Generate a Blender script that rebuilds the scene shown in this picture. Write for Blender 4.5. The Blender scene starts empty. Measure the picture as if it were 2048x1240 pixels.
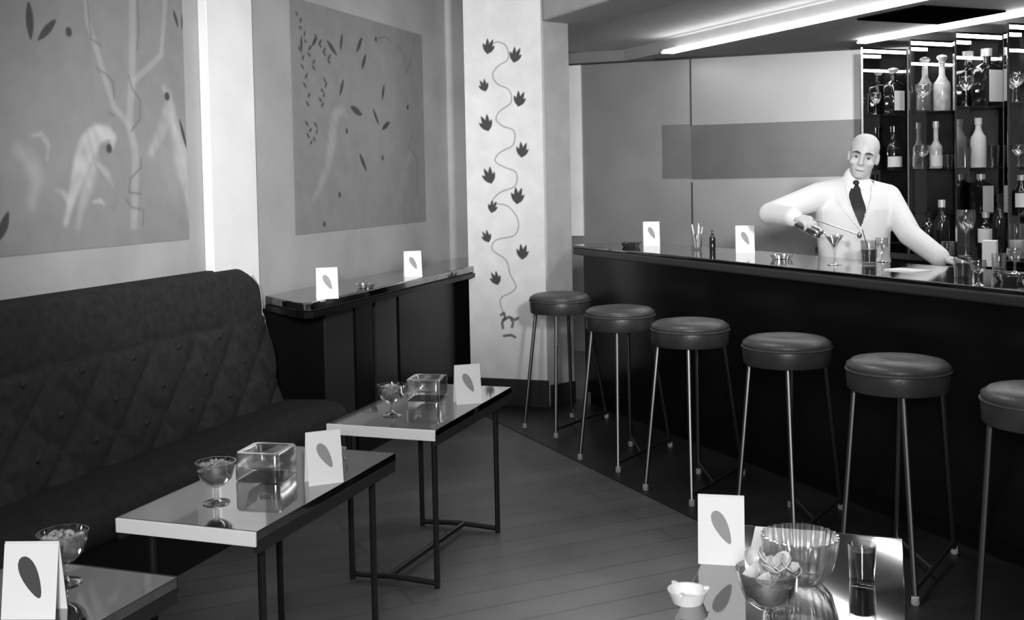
import bpy, bmesh, math, random
import numpy as np
from mathutils import Vector, Matrix
from mathutils.bvhtree import BVHTree
random.seed(7)
SC = bpy.context.scene
COL = SC.collection

# ------------------------------------------------------------------ camera
F, PY, PITCH, ROLL, YAW, BAR = 2153.822, 442.715, 0.03842882, -0.02033632, 0.33767859, 0.758992
EYE = Vector((0, 0, 1.5))
_c, _s = math.cos(YAW), math.sin(YAW)
_f0 = Vector((-_s, _c, 0)); _r0 = Vector((_c, _s, 0)); _z = Vector((0, 0, 1))
FWD = math.cos(PITCH)*_f0 - math.sin(PITCH)*_z
_u = math.sin(PITCH)*_f0 + math.cos(PITCH)*_z
RGT = math.cos(ROLL)*_r0 + math.sin(ROLL)*_u
UPV = -math.sin(ROLL)*_r0 + math.cos(ROLL)*_u
cam = bpy.data.cameras.new('camera')
cam.sensor_width = 36; cam.lens = F/2048*36
cam.shift_y = -(620-PY)/2048
cam.clip_start = 0.05; cam.clip_end = 60
camo = bpy.data.objects.new('camera', cam); COL.objects.link(camo)
M = Matrix((RGT, UPV, -FWD)).transposed().to_4x4(); M.translation = EYE
camo.matrix_world = M
SC.camera = camo

# ------------------------------------------------------------------ world, lamps, exposure
SC.view_settings.view_transform = 'Standard'
SC.view_settings.look = 'None'
SC.view_settings.gamma = 1
SC.view_settings.use_curve_mapping = False
SC.view_settings.exposure = 0.9
W = bpy.data.worlds.new('world'); SC.world = W; W.use_nodes = True
W.node_tree.nodes['Background'].inputs[0].default_value = (1, 1, 1, 1)
W.node_tree.nodes['Background'].inputs[1].default_value = 0.02
def aim(o, target):
    d = Vector(target) - o.location
    o.rotation_euler = d.to_track_quat('-Z', 'Y').to_euler()
def lamp(name, kind, loc, target, energy, **kw):
    l = bpy.data.lights.new(name, kind); l.energy = energy
    for k, v in kw.items(): setattr(l, k, v)
    o = bpy.data.objects.new(name, l); COL.objects.link(o); o.location = loc
    aim(o, target)
    return o
# photographer's flood lamps beside the camera, and unseen overhead fill added for ambient light and a floor pool
lamp('flood_and_fill_lamp', 'SPOT', (0.9, 0.1, 2.25), (-1.45, 6.8, 2.35), 780, spot_size=math.radians(41), spot_blend=1.0, shadow_soft_size=0.16)
lamp('flood_and_fill_lamp', 'SPOT', (-0.6, 0.7, 1.75), (-3.1, 4.9, 1.62), 430, spot_size=math.radians(38), spot_blend=1.0, shadow_soft_size=0.18)
lamp('flood_and_fill_lamp', 'AREA', (0.1, -0.7, 1.9), (-0.9, 3.6, 0.9), 52, shape='DISK', size=0.45)  # added fill, unseen: brightens the table cards and near table edges
lamp('added_ceiling_fill', 'SPOT', (-0.9, 3.3, 2.93), (-0.6, 3.5, 0), 260, spot_size=math.radians(52), spot_blend=1.0, shadow_soft_size=0.3)
lamp('added_ceiling_fill', 'AREA', (-1.3, 4.6, 2.93), (-1.3, 4.6, 0), 11, shape='DISK', size=0.8)

# ------------------------------------------------------------------ bar coordinates (s along the bar, o behind its front edge)
P0 = (-1.99, 6.87); TB = (0.688, -0.725); NB = (0.725, 0.688)
BANG = math.atan2(TB[1], TB[0])
def WB(s, o): return (P0[0]+TB[0]*s+NB[0]*o, P0[1]+TB[1]*s+NB[1]*o)
def ray(x, y): return FWD + RGT*((x-1024)/F) - UPV*((y-PY)/F)
def J(x, y, D): return EYE + ray(x, y)*D
def atz(x, y, h):
    d = ray(x, y); return EYE + d*((h-1.5)/d.z)
def proj(P):
    v = Vector(P)-EYE; w = v.dot(FWD)
    return 1024+F*v.dot(RGT)/w, PY-F*v.dot(UPV)/w, w

# ------------------------------------------------------------------ materials (all grey: the photograph is black and white)
def mat(name, v, rough=0.6, metal=0.0, noise=0.0, nscale=8.0, spec=0.5, bump=0.0, bscale=60, emit=0.0, coat=0.0, stretch=None):
    m = bpy.data.materials.new(name); m.use_nodes = True
    nt = m.node_tree; b = nt.nodes['Principled BSDF']
    b.inputs['Base Color'].default_value = (v, v, v, 1)
    b.inputs['Roughness'].default_value = rough
    b.inputs['Metallic'].default_value = metal
    b.inputs['Specular IOR Level'].default_value = spec
    b.inputs['Coat Weight'].default_value = coat
    b.inputs['Coat Roughness'].default_value = 0.08
    tc = nt.nodes.new('ShaderNodeTexCoord')
    vec = tc.outputs['Object']
    if stretch:
        mp = nt.nodes.new('ShaderNodeMapping'); mp.inputs['Scale'].default_value = stretch
        nt.links.new(vec, mp.inputs[0]); vec = mp.outputs[0]
    if noise:
        n = nt.nodes.new('ShaderNodeTexNoise'); n.inputs['Scale'].default_value = nscale; n.inputs['Detail'].default_value = 5
        nt.links.new(vec, n.inputs['Vector'])
        r = nt.nodes.new('ShaderNodeMapRange')
        r.inputs[1].default_value = 0.3; r.inputs[2].default_value = 0.7
        r.inputs[3].default_value = v*(1-noise); r.inputs[4].default_value = v*(1+noise)
        nt.links.new(n.outputs['Fac'], r.inputs[0]); nt.links.new(r.outputs[0], b.inputs['Base Color'])
    if bump:
        n2 = nt.nodes.new('ShaderNodeTexNoise'); n2.inputs['Scale'].default_value = bscale; n2.inputs['Detail'].default_value = 3
        nt.links.new(vec, n2.inputs['Vector'])
        bp = nt.nodes.new('ShaderNodeBump'); bp.inputs['Strength'].default_value = bump; bp.inputs['Distance'].default_value = 0.004
        nt.links.new(n2.outputs['Fac'], bp.inputs['Height']); nt.links.new(bp.outputs[0], b.inputs['Normal'])
    if emit:
        b.inputs['Emission Color'].default_value = (1, 1, 1, 1); b.inputs['Emission Strength'].default_value = emit
    return m
def paint_mat(name, rough=0.7):
    m = bpy.data.materials.new(name); m.use_nodes = True
    nt = m.node_tree; b = nt.nodes['Principled BSDF']; b.inputs['Roughness'].default_value = rough
    a = nt.nodes.new('ShaderNodeVertexColor'); a.layer_name = 'paint'
    tc = nt.nodes.new('ShaderNodeTexCoord')
    n = nt.nodes.new('ShaderNodeTexNoise'); n.inputs['Scale'].default_value = 9; n.inputs['Detail'].default_value = 6
    nt.links.new(tc.outputs['Object'], n.inputs['Vector'])
    r = nt.nodes.new('ShaderNodeMapRange'); r.inputs[1].default_value = 0.3; r.inputs[2].default_value = 0.7
    r.inputs[3].default_value = 0.93; r.inputs[4].default_value = 1.07
    nt.links.new(n.outputs['Fac'], r.inputs[0])
    mx = nt.nodes.new('ShaderNodeMix'); mx.data_type = 'RGBA'; mx.blend_type = 'MULTIPLY'; mx.inputs[0].default_value = 1
    nt.links.new(a.outputs[0], mx.inputs[6]); nt.links.new(r.outputs[0], mx.inputs[7])
    nt.links.new(mx.outputs[2], b.inputs['Base Color'])
    return m
def glass_mat(name, tint=0.93, lo=0.10, hi=0.85, rough=0.02):
    m = bpy.data.materials.new(name); m.use_nodes = True
    nt = m.node_tree; nt.nodes.remove(nt.nodes['Principled BSDF'])
    t = nt.nodes.new('ShaderNodeBsdfTransparent'); t.inputs[0].default_value = (tint, tint, tint, 1)
    g = nt.nodes.new('ShaderNodeBsdfGlossy'); g.inputs['Roughness'].default_value = rough; g.inputs[0].default_value = (1, 1, 1, 1)
    lw = nt.nodes.new('ShaderNodeLayerWeight'); lw.inputs[0].default_value = 0.35
    r = nt.nodes.new('ShaderNodeMapRange'); r.inputs[3].default_value = lo; r.inputs[4].default_value = hi
    nt.links.new(lw.outputs['Facing'], r.inputs[0])
    mx = nt.nodes.new('ShaderNodeMixShader')
    nt.links.new(r.outputs[0], mx.inputs[0]); nt.links.new(t.outputs[0], mx.inputs[1]); nt.links.new(g.outputs[0], mx.inputs[2])
    nt.links.new(mx.outputs[0], nt.nodes['Material Output'].inputs[0])
    return m
def solid_glass(name, tint=0.95):
    m = mat(name, tint, 0.02); b = m.node_tree.nodes['Principled BSDF']
    b.inputs['Transmission Weight'].default_value = 1.0; b.inputs['IOR'].default_value = 1.48
    return m
def panel_mat(name, v, gloss, rough=0.12, noise=0.15):
    m = mat(name, v, 0.5, noise=noise, nscale=3)
    nt = m.node_tree; b = nt.nodes['Principled BSDF']
    g = nt.nodes.new('ShaderNodeBsdfGlossy'); g.inputs['Roughness'].default_value = rough; g.inputs[0].default_value = (.9, .9, .9, 1)
    mx = nt.nodes.new('ShaderNodeMixShader'); mx.inputs[0].default_value = gloss
    nt.links.new(b.outputs[0], mx.inputs[1]); nt.links.new(g.outputs[0], mx.inputs[2])
    nt.links.new(mx.outputs[0], nt.nodes['Material Output'].inputs[0])
    return m

MT = dict(
    wall=mat('plain_wall_paint', 0.36, 0.75, noise=0.10, nscale=3, bump=0.15, bscale=90),
    wall_dim=mat('side_wall_paint', 0.22, 0.8, noise=0.1),
    pale=mat('pale_pilaster_paint', 0.80, 0.6, noise=0.05, nscale=4),
    jamb=mat('grey_jamb_paint', 0.30, 0.7, noise=0.08),
    ceiling=mat('ceiling_paint', 0.62, 0.8, noise=0.05),
    soffit=mat('soffit_paint', 0.40, 0.7, noise=0.06),
    shade_and_panel_black=mat('recess_shade_and_bay_top', 0.003, 0.9, spec=0.0),  # near-black: shade of the soffit recess as colour, also the bay tops
    tube=mat('white_fluorescent_tube', 0.9, 0.4, emit=9),
    tube2=mat('white_niche_tube', 0.9, 0.4, emit=5),
    back=panel_mat('lacquered_back_wall', 0.17, 0.15, 0.34),
    back_dark=panel_mat('dark_band_panel', 0.035, 0.06, 0.35, noise=0.45),
    back_mid=panel_mat('mid_band_panel', 0.08, 0.10, 0.3, noise=0.3),
    joint=mat('dark_joint', 0.02, 0.5),
    black=mat('black_bar_gloss', 0.004, 0.22, spec=0.35, noise=0.3, nscale=2),
    black_matt=mat('black_cabinet', 0.004, 0.3, spec=0.25),
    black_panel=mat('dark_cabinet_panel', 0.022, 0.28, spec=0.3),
    bar_top=mat('polished_dark_bar_top', 0.30, 0.07, metal=1.0, noise=0.2, nscale=5),
    bar_edge=mat('bar_nosing', 0.03, 0.35),
    mirror_top=mat('smoked_mirror_table_top', 0.34, 0.05, metal=1.0, noise=0.08, nscale=6),
    edge=mat('pale_table_edge', 0.9, 0.4),
    edge_dark=mat('dark_table_edge', 0.015, 0.5),
    leg_black=mat('black_tube_leg', 0.008, 0.4),
    sofa=mat('dark_banquette_fabric', 0.021, 0.85, noise=0.3, nscale=30, bump=0.5, bscale=300, spec=0.2),
    sofa_seat=mat('dark_seat_fabric', 0.015, 0.85, noise=0.3, nscale=30, bump=0.5, bscale=300, spec=0.2),
    piping=mat('pale_piping', 0.40, 0.6),
    leather=mat('stool_leather', 0.05, 0.42, noise=0.2, nscale=14, bump=0.25, bscale=120),
    leather_dark=mat('stool_skirt_leather', 0.037, 0.38, noise=0.2, nscale=14, bump=0.2, bscale=120),
    steel=mat('stool_steel', 0.16, 0.38, metal=1.0),
    tip=mat('pale_rubber_tip', 0.35, 0.5),
    card=mat('white_card', 0.86, 0.7),
    motif=mat('grey_feather_motif', 0.30, 0.7),
    motif_dark=mat('dark_feather_motif', 0.06, 0.7),
    glass=glass_mat('clear_stem_glass'),
    block=glass_mat('thick_clear_glass', .90, .20, .95, .16),
    shelf=glass_mat('glass_shelf', 0.9, 0.06, 0.5),
    mirror=mat('niche_mirror', 0.55, 0.03, metal=1.0),
    nuts=mat('salted_nuts', 0.30, 0.6, noise=0.5, nscale=40),
    crisps=mat('pale_crisps', 0.62, 0.6, noise=0.4, nscale=30),
    ashtray=mat('dark_ashtray', 0.03, 0.2),
    paleash=glass_mat('pale_glass_dish', 0.9, 0.25, 0.9),
    bottle=mat('dark_bottle_glass', 0.010, 0.08, spec=0.8),
    bottle_pale=mat('pale_bottle_glass', 0.50, 0.15, noise=0.3, nscale=20),
    label=mat('white_bottle_label', 0.78, 0.6),
    foil=mat('pale_foil_cap', 0.6, 0.35, metal=0.3),
    drink=mat('dark_drink', 0.05, 0.1),
    skin=mat('skin', 0.52, 0.5, noise=0.06, nscale=20),
    lip=mat('mouth_line', 0.16, 0.6),
    brow=mat('eyebrow_hair', 0.06, 0.8),
    eye=mat('eye_white', 0.35, 0.3), iris=mat('dark_iris', 0.02, 0.2),
    jacket=mat('white_jacket_cloth', 0.70, 0.8, noise=0.04, bump=0.3, bscale=25),
    shirt=mat('white_shirt_cloth', 0.80, 0.8),
    tie=mat('black_tie_cloth', 0.010, 0.6),
    trousers=mat('black_trousers_cloth', 0.012, 0.9),
    chrome=mat('silver_shaker', 0.8, 0.12, metal=1.0),
    napkin=mat('white_napkin', 0.82, 0.8),
    skirting=mat('dark_skirting', 0.015, 0.5),
    button=mat('covered_button', 0.006, 0.7),
)
# floor: boards laid square to the bar, with faint seams
def floor_mat(name, v, rough, seam):
    m = mat(name, v, rough); nt = m.node_tree; b = nt.nodes['Principled BSDF']
    tc = nt.nodes.new('ShaderNodeTexCoord'); mp = nt.nodes.new('ShaderNodeMapping')
    mp.inputs['Rotation'].default_value = (0, 0, -math.atan2(NB[1], NB[0]))
    nt.links.new(tc.outputs['Object'], mp.inputs[0])
    br = nt.nodes.new('ShaderNodeTexBrick'); br.inputs['Scale'].default_value = 1
    br.inputs['Brick Width'].default_value = 2.4; br.inputs['Row Height'].default_value = 0.15
    br.inputs['Mortar Size'].default_value = 0.005; br.inputs['Mortar Smooth'].default_value = 0.4
    br.inputs['Color1'].default_value = (v*1.12,)*3+(1,); br.inputs['Color2'].default_value = (v*.88,)*3+(1,)
    br.inputs['Mortar'].default_value = (v*seam,)*3+(1,)
    nt.links.new(mp.outputs[0], br.inputs[0])
    n = nt.nodes.new('ShaderNodeTexNoise'); n.inputs['Scale'].default_value = 2.2; n.inputs['Detail'].default_value = 7
    nt.links.new(mp.outputs[0], n.inputs['Vector'])
    r = nt.nodes.new('ShaderNodeMapRange'); r.inputs[1].default_value = .3; r.inputs[2].default_value = .7
    r.inputs[3].default_value = .72; r.inputs[4].default_value = 1.28
    nt.links.new(n.outputs['Fac'], r.inputs[0])
    mx = nt.nodes.new('ShaderNodeMix'); mx.data_type = 'RGBA'; mx.blend_type = 'MULTIPLY'; mx.inputs[0].default_value = 1
    nt.links.new(br.outputs[0], mx.inputs[6]); nt.links.new(r.outputs[0], mx.inputs[7])
    nt.links.new(mx.outputs[2], b.inputs['Base Color'])
    return m
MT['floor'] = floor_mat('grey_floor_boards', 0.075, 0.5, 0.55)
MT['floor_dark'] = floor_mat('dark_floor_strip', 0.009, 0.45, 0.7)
MT['paint'] = paint_mat('painted_surface')

# ------------------------------------------------------------------ mesh helpers
class MB:
    def __init__(s): s.v = []; s.f = []; s.m = []
    def add(s, vs, fs, mi=0):
        o = len(s.v); s.v += [tuple(p) for p in vs]
        s.f += [tuple(i+o for i in f) for f in fs]; s.m += [mi]*len(fs); return s
    def box(s, c, d, rot=0.0, mi=0):
        hx, hy, hz = d[0]/2, d[1]/2, d[2]/2; cr, sr = math.cos(rot), math.sin(rot)
        vs = []
        for z in (-hz, hz):
            for x, y in ((-hx, -hy), (hx, -hy), (hx, hy), (-hx, hy)):
                vs.append((c[0]+x*cr-y*sr, c[1]+x*sr+y*cr, c[2]+z))
        return s.add(vs, [(3, 2, 1, 0), (4, 5, 6, 7), (0, 1, 5, 4), (1, 2, 6, 5), (2, 3, 7, 6), (3, 0, 4, 7)], mi)
    def prism(s, poly, z0, z1, mi=0):
        a = sum(poly[i][0]*poly[(i+1) % len(poly)][1]-poly[(i+1) % len(poly)][0]*poly[i][1] for i in range(len(poly)))
        if a < 0: poly = poly[::-1]
        n = len(poly)
        vs = [(x, y, z0) for x, y in poly]+[(x, y, z1) for x, y in poly]
        fs = [tuple(range(n))[::-1], tuple(range(n, 2*n))]+[(i, (i+1) % n, n+(i+1) % n, n+i) for i in range(n)]
        return s.add(vs, fs, mi)
    def slab(s, pts, off, mi=0):            # any planar-ish polygon given thickness along off
        n = len(pts); off = Vector(off)
        vs = [tuple(Vector(p)) for p in pts]+[tuple(Vector(p)+off) for p in pts]
        fs = [tuple(range(n)), tuple(range(n, 2*n))[::-1]]+[((i+1) % n, i, n+i, n+(i+1) % n) for i in range(n)]
        return s.add(vs, fs, mi)
    def lathe(s, prof, n=24, c=(0, 0, 0), mi=0):
        vs = []; fs = []
        rings = []
        for r, z in prof:
            if r < 1e-5: rings.append([len(vs)]); vs.append((c[0], c[1], c[2]+z))
            else:
                rings.append(list(range(len(vs), len(vs)+n)))
                vs += [(c[0]+r*math.cos(2*math.pi*k/n), c[1]+r*math.sin(2*math.pi*k/n), c[2]+z) for k in range(n)]
        for a, b in zip(rings, rings[1:]):
            for k in range(n):
                k2 = (k+1) % n
                if len(a) == 1 and len(b) == 1: continue
                if len(a) == 1: fs.append((a[0], b[k2], b[k]))
                elif len(b) == 1: fs.append((a[k], a[k2], b[0]))
                else: fs.append((a[k], a[k2], b[k2], b[k]))
        return s.add(vs, fs, mi)
    def tube(s, pts, rad, n=10, mi=0):
        pts = [Vector(p) for p in pts]; R = rad if isinstance(rad, (list, tuple)) else [rad]*len(pts)
        vs = []; fs = []; ref = None
        for i, p in enumerate(pts):
            d = (pts[min(i+1, len(pts)-1)]-pts[max(i-1, 0)]).normalized()
            if ref is None: ref = d.orthogonal().normalized()
            a = (ref-d*ref.dot(d)).normalized(); ref = a; b = d.cross(a)
            vs += [tuple(p+(a*math.cos(2*math.pi*k/n)+b*math.sin(2*math.pi*k/n))*R[i]) for k in range(n)]
        for i in range(len(pts)-1):
            for k in range(n):
                k2 = (k+1) % n
                fs.append((i*n+k, i*n+k2, (i+1)*n+k2, (i+1)*n+k))
        fs.append(tuple(range(n))[::-1]); fs.append(tuple(range((len(pts)-1)*n, len(pts)*n)))
        return s.add(vs, fs, mi)
    def ball(s, c, r, mi=0, n=14, m=9, basis=None):   # ellipsoid; basis = 3 column vectors
        r = r if isinstance(r, (list, tuple)) else (r, r, r)
        B = basis or (Vector((1, 0, 0)), Vector((0, 1, 0)), Vector((0, 0, 1)))
        vs = []; fs = []; c = Vector(c)
        P = lambda th, ph: c+B[0]*(r[0]*math.sin(th)*math.cos(ph))+B[1]*(r[1]*math.sin(th)*math.sin(ph))+B[2]*(r[2]*math.cos(th))
        vs.append(tuple(P(0, 0)))
        for i in range(1, m): vs += [tuple(P(math.pi*i/m, 2*math.pi*k/n)) for k in range(n)]
        vs.append(tuple(P(math.pi, 0)))
        for k in range(n): fs.append((0, 1+k, 1+(k+1) % n))
        for i in range(m-2):
            for k in range(n):
                a = 1+i*n+k; b = 1+i*n+(k+1) % n
                fs.append((a, a+n, b+n, b))
        L = len(vs)-1
        for k in range(n): fs.append((L, L-n+(k+1) % n, L-n+k))
        return s.add(vs, fs, mi)
    def cone(s, a, b, ra, rb, n=14):          # tapered limb with round ends, for voxel union
        a = Vector(a); b = Vector(b)
        s.tube([a, b], [ra, rb], n); s.ball(a, ra, n=n, m=8); s.ball(b, rb, n=n, m=8); return s
    def loft(s, rings, n=24):                 # closed loft of (centre, rx vec, ry vec)
        vs = []; fs = []
        for c, rx, ry in rings:
            c = Vector(c); vs += [tuple(c+Vector(rx)*math.cos(2*math.pi*k/n)+Vector(ry)*math.sin(2*math.pi*k/n)) for k in range(n)]
        for i in range(len(rings)-1):
            for k in range(n):
                k2 = (k+1) % n; fs.append((i*n+k, i*n+k2, (i+1)*n+k2, (i+1)*n+k))
        fs.append(tuple(range(n))[::-1]); fs.append(tuple(range((len(rings)-1)*n, len(rings)*n)))
        return s.add(vs, fs)
    def mesh(s, name): 
        me = bpy.data.meshes.new(name); me.from_pydata(s.v, [], s.f); me.update(); return me
    def build(s, name, mats, parent=None, smooth=False, bevel=0.0, seg=2, world=False, angle=35):
        mats = mats if isinstance(mats, (list, tuple)) else [mats]
        me = s.mesh(name)
        for m in mats: me.materials.append(MT[m] if isinstance(m, str) else m)
        me.polygons.foreach_set('material_index', s.m)
        bm = bmesh.new(); bm.from_mesh(me)
        bmesh.ops.recalc_face_normals(bm, faces=bm.faces); bm.to_mesh(me); bm.free()
        if smooth:
            me.polygons.foreach_set('use_smooth', [True]*len(me.polygons))
            me.set_sharp_from_angle(angle=math.radians(angle))
        o = bpy.data.objects.new(name, me); COL.objects.link(o)
        if parent:
            o.parent = parent
            if world: o.location = -parent.location
        if bevel:
            b = o.modifiers.new('bevel', 'BEVEL'); b.width = bevel; b.segments = seg; b.limit_method = 'ANGLE'
        return o
def tag(o, label=None, cat=None, group=None, kind=None):
    if label: o['label'] = label
    if cat: o['category'] = cat
    if group: o['group'] = group
    if kind: o['kind'] = kind
    return o
def empty(name, loc, label, cat, group=None, rz=0.0):
    o = bpy.data.objects.new(name, None); COL.objects.link(o); o.empty_display_size = 0.05
    o.location = loc; o.rotation_euler = (0, 0, rz)
    return tag(o, label, cat, group)
def struct(o): o['kind'] = 'structure'; return o
KIDS = {}
def dup(root, loc, label, group=None, rz=0.0):
    def kids(o): return [c for c in COL.objects if c.parent == o]
    r = root.copy(); COL.objects.link(r); r.location = loc; r.rotation_euler = (0, 0, rz); r['label'] = label
    if group: r['group'] = group
    for ch in kids(root):
        c = ch.copy(); COL.objects.link(c); c.parent = r
        for g in kids(ch):
            d = g.copy(); COL.objects.link(d); d.parent = c
    return r
def painted_grid(name, O, U, V, nu, nv, fn, parent=None, thick=None):
    """a flat painted panel: fn(u,v metres)->grey, stored as the paint's own colour pattern"""
    O = np.array(O); U = np.array(U); V = np.array(V)
    lu, lv = np.linalg.norm(U), np.linalg.norm(V)
    uu, vv = np.meshgrid(np.linspace(0, 1, nu), np.linspace(0, 1, nv))
    P = O[None]+uu.reshape(-1, 1)*U[None]+vv.reshape(-1, 1)*V[None]
    g = fn(uu.ravel()*lu, vv.ravel()*lv)
    idx = np.arange(nu*nv).reshape(nv, nu)
    fs = np.stack([idx[:-1, :-1], idx[:-1, 1:], idx[1:, 1:], idx[1:, :-1]], -1).reshape(-1, 4)
    me = bpy.data.meshes.new(name)
    vs = P.tolist(); faces = fs.tolist()
    if thick is not None:                    # back and rim
        b = len(vs); cs = [O, O+U, O+U+V, O+V]; t = np.array(thick)
        rim = list(idx[0, :])+list(idx[1:, -1])+list(idx[-1, -2::-1])+list(idx[-2:0:-1, 0])
        vs += [(np.array(vs[i])+t).tolist() for i in rim]; k = len(rim)
        faces += [[int(rim[(i+1) % k]), int(rim[i]), b+i, b+(i+1) % k] for i in range(k)]
        faces.append([b+i for i in range(k)][::-1])
        g = np.concatenate([g, g[rim]])
    me.from_pydata(vs, [], faces)
    ca = me.color_attributes.new('paint', 'FLOAT_COLOR', 'POINT')
    c = np.ones((len(g), 4), 'f'); c[:, :3] = g[:, None]; ca.data.foreach_set('color', c.ravel())
    me.materials.append(MT['paint']); me.update()
    o = bpy.data.objects.new(name, me); COL.objects.link(o)
    if parent: o.parent = parent
    return o
def segd(u, v, pts):
    """distance to a polyline and the parameter 0..1 along it"""
    d = np.full(u.shape, 1e9); t = np.zeros(u.shape); n = len(pts)-1
    for i in range(n):
        ax, ay = pts[i]; bx, by = pts[i+1]; dx, dy = bx-ax, by-ay
        k = np.clip(((u-ax)*dx+(v-ay)*dy)/max(dx*dx+dy*dy, 1e-12), 0, 1)
        q = np.hypot(u-ax-k*dx, v-ay-k*dy); m = q < d
        d = np.where(m, q, d); t = np.where(m, (i+k)/n, t)
    return d, t
def sm(x, a, b):
    k = np.clip((x-a)/(b-a), 0, 1); return k*k*(3-2*k)
def leafd(g, u, v, a, b, w, col, alpha=1.0, soft=0.004):
    d, t = segd(u, v, [a, b])
    wd = w*np.sin(np.pi*np.clip(t*0.86+0.10, 0, 1))**0.8
    k = alpha*(1-sm(d, wd-soft, wd+soft)); return g*(1-k)+col*k
def line(g, u, v, pts, w, col, alpha=1.0, soft=0.004):
    d, t = segd(u, v, pts); k = alpha*(1-sm(d, w-soft, w+soft)); return g*(1-k)+col*k
def mottle(u, v): return np.clip(.78+.16*np.sin(23*u+5*np.sin(11*v))*np.sin(19*v+4*np.sin(13*u))+.12*np.sin(61*u+47*v+3*np.sin(31*u)), 0, 1)
def taper(g, u, v, pts, w0, w1, w2, col, alpha=1.0, soft=0.012):
    d, t = segd(u, v, pts); w = np.where(t < .5, w0+(w1-w0)*sm(t, 0, .5), w1+(w2-w1)*sm(t, .5, 1))
    k = alpha*mottle(u, v)*(1-sm(d, w-soft, w+soft)); return g*(1-k)+col*k
def blob(g, u, v, c, r, col, alpha=1.0, soft=0.5):
    q = np.hypot((u-c[0])/r[0], (v-c[1])/r[1]); k = alpha*(1-sm(q, 1-soft, 1+soft)); return g*(1-k)+col*k

# ================================================================== the room
XW = -3.1            # face of the left wall
CEIL = 2.95
def atx(x, y, X):
    d = ray(x, y); return EYE + d*(X/d.x)
fl = MB(); fl.add([(-3.3, -2.4, 0), (3.4, -2.4, 0), (3.4, 9.2, 0), (-3.3, 9.2, 0), (-3.3, -2.4, -.1), (3.4, -2.4, -.1), (3.4, 9.2, -.1), (-3.3, 9.2, -.1)],
                  [(0, 1, 2, 3), (7, 6, 5, 4), (0, 4, 5, 1), (1, 5, 6, 2), (2, 6, 7, 3), (3, 7, 4, 0)])
struct(fl.build('floor', 'floor'))
# dark linoleum strip laid along the bar, under the stools
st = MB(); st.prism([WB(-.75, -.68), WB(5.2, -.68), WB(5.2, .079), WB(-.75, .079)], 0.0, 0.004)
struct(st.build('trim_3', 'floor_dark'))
struct(MB().box((0, 3.4, CEIL+.05), (6.8, 11.8, .1)).build('ceiling', 'ceiling'))
struct(MB().box((XW-.1, 3.4, CEIL/2), (.2, 11.8, CEIL)).build('wall_left', 'wall'))
struct(MB().box((3.35, 3.4, CEIL/2), (.2, 11.8, CEIL)).build('wall_right', 'wall_dim'))
struct(MB().box((0, -2.35, CEIL/2), (6.6, .2, CEIL)).build('wall_rear', 'wall_dim'))
# lacquered wall behind the bar: pale panels, a dark band across it, one upright joint
YB = 9.0
wb = MB()
wb.box((.33, YB+.1, CEIL/2), (6.0, .2, CEIL), mi=0)
struct(wb.build('wall_back', 'back'))
bd = MB(); bd.box((-.88, YB-.004, 1.70), (1.36, .008, .45))
struct(bd.build('trim_4', 'back_dark'))
bd = MB(); bd.box((-1.682, YB-.004, 1.71), (.244, .008, .45))
struct(bd.build('trim_5', 'back_mid'))
jt = MB(); jt.box((-1.558, YB-.006, 2.2), (.012, .012, .56)); jt.box((-1.558, YB-.006, 1.2), (.012, .012, .5))
struct(jt.build('trim_6', 'joint'))
struct(MB().box((-1.15, YB-.01, 2.483), (2.9, .02, .016)).build('trim_7', 'joint'))
struct(MB().box((-2.575, YB-.01, 1.74), (.15, .02, 1.47)).build('painted_lit_wall_end', 'pale'))  # pale strip: the lit end face of the wall stub, put in as colour
struct(MB().box((XW+.45, 7.46, CEIL/2), (.9, .08, CEIL)).build('wall_return', 'wall'))
# pilaster on the left wall
struct(MB().box((XW+.025, (4.375+4.765)/2, CEIL/2), (.05, .39, CEIL)).build('pilaster', 'pale', bevel=.004))

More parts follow.
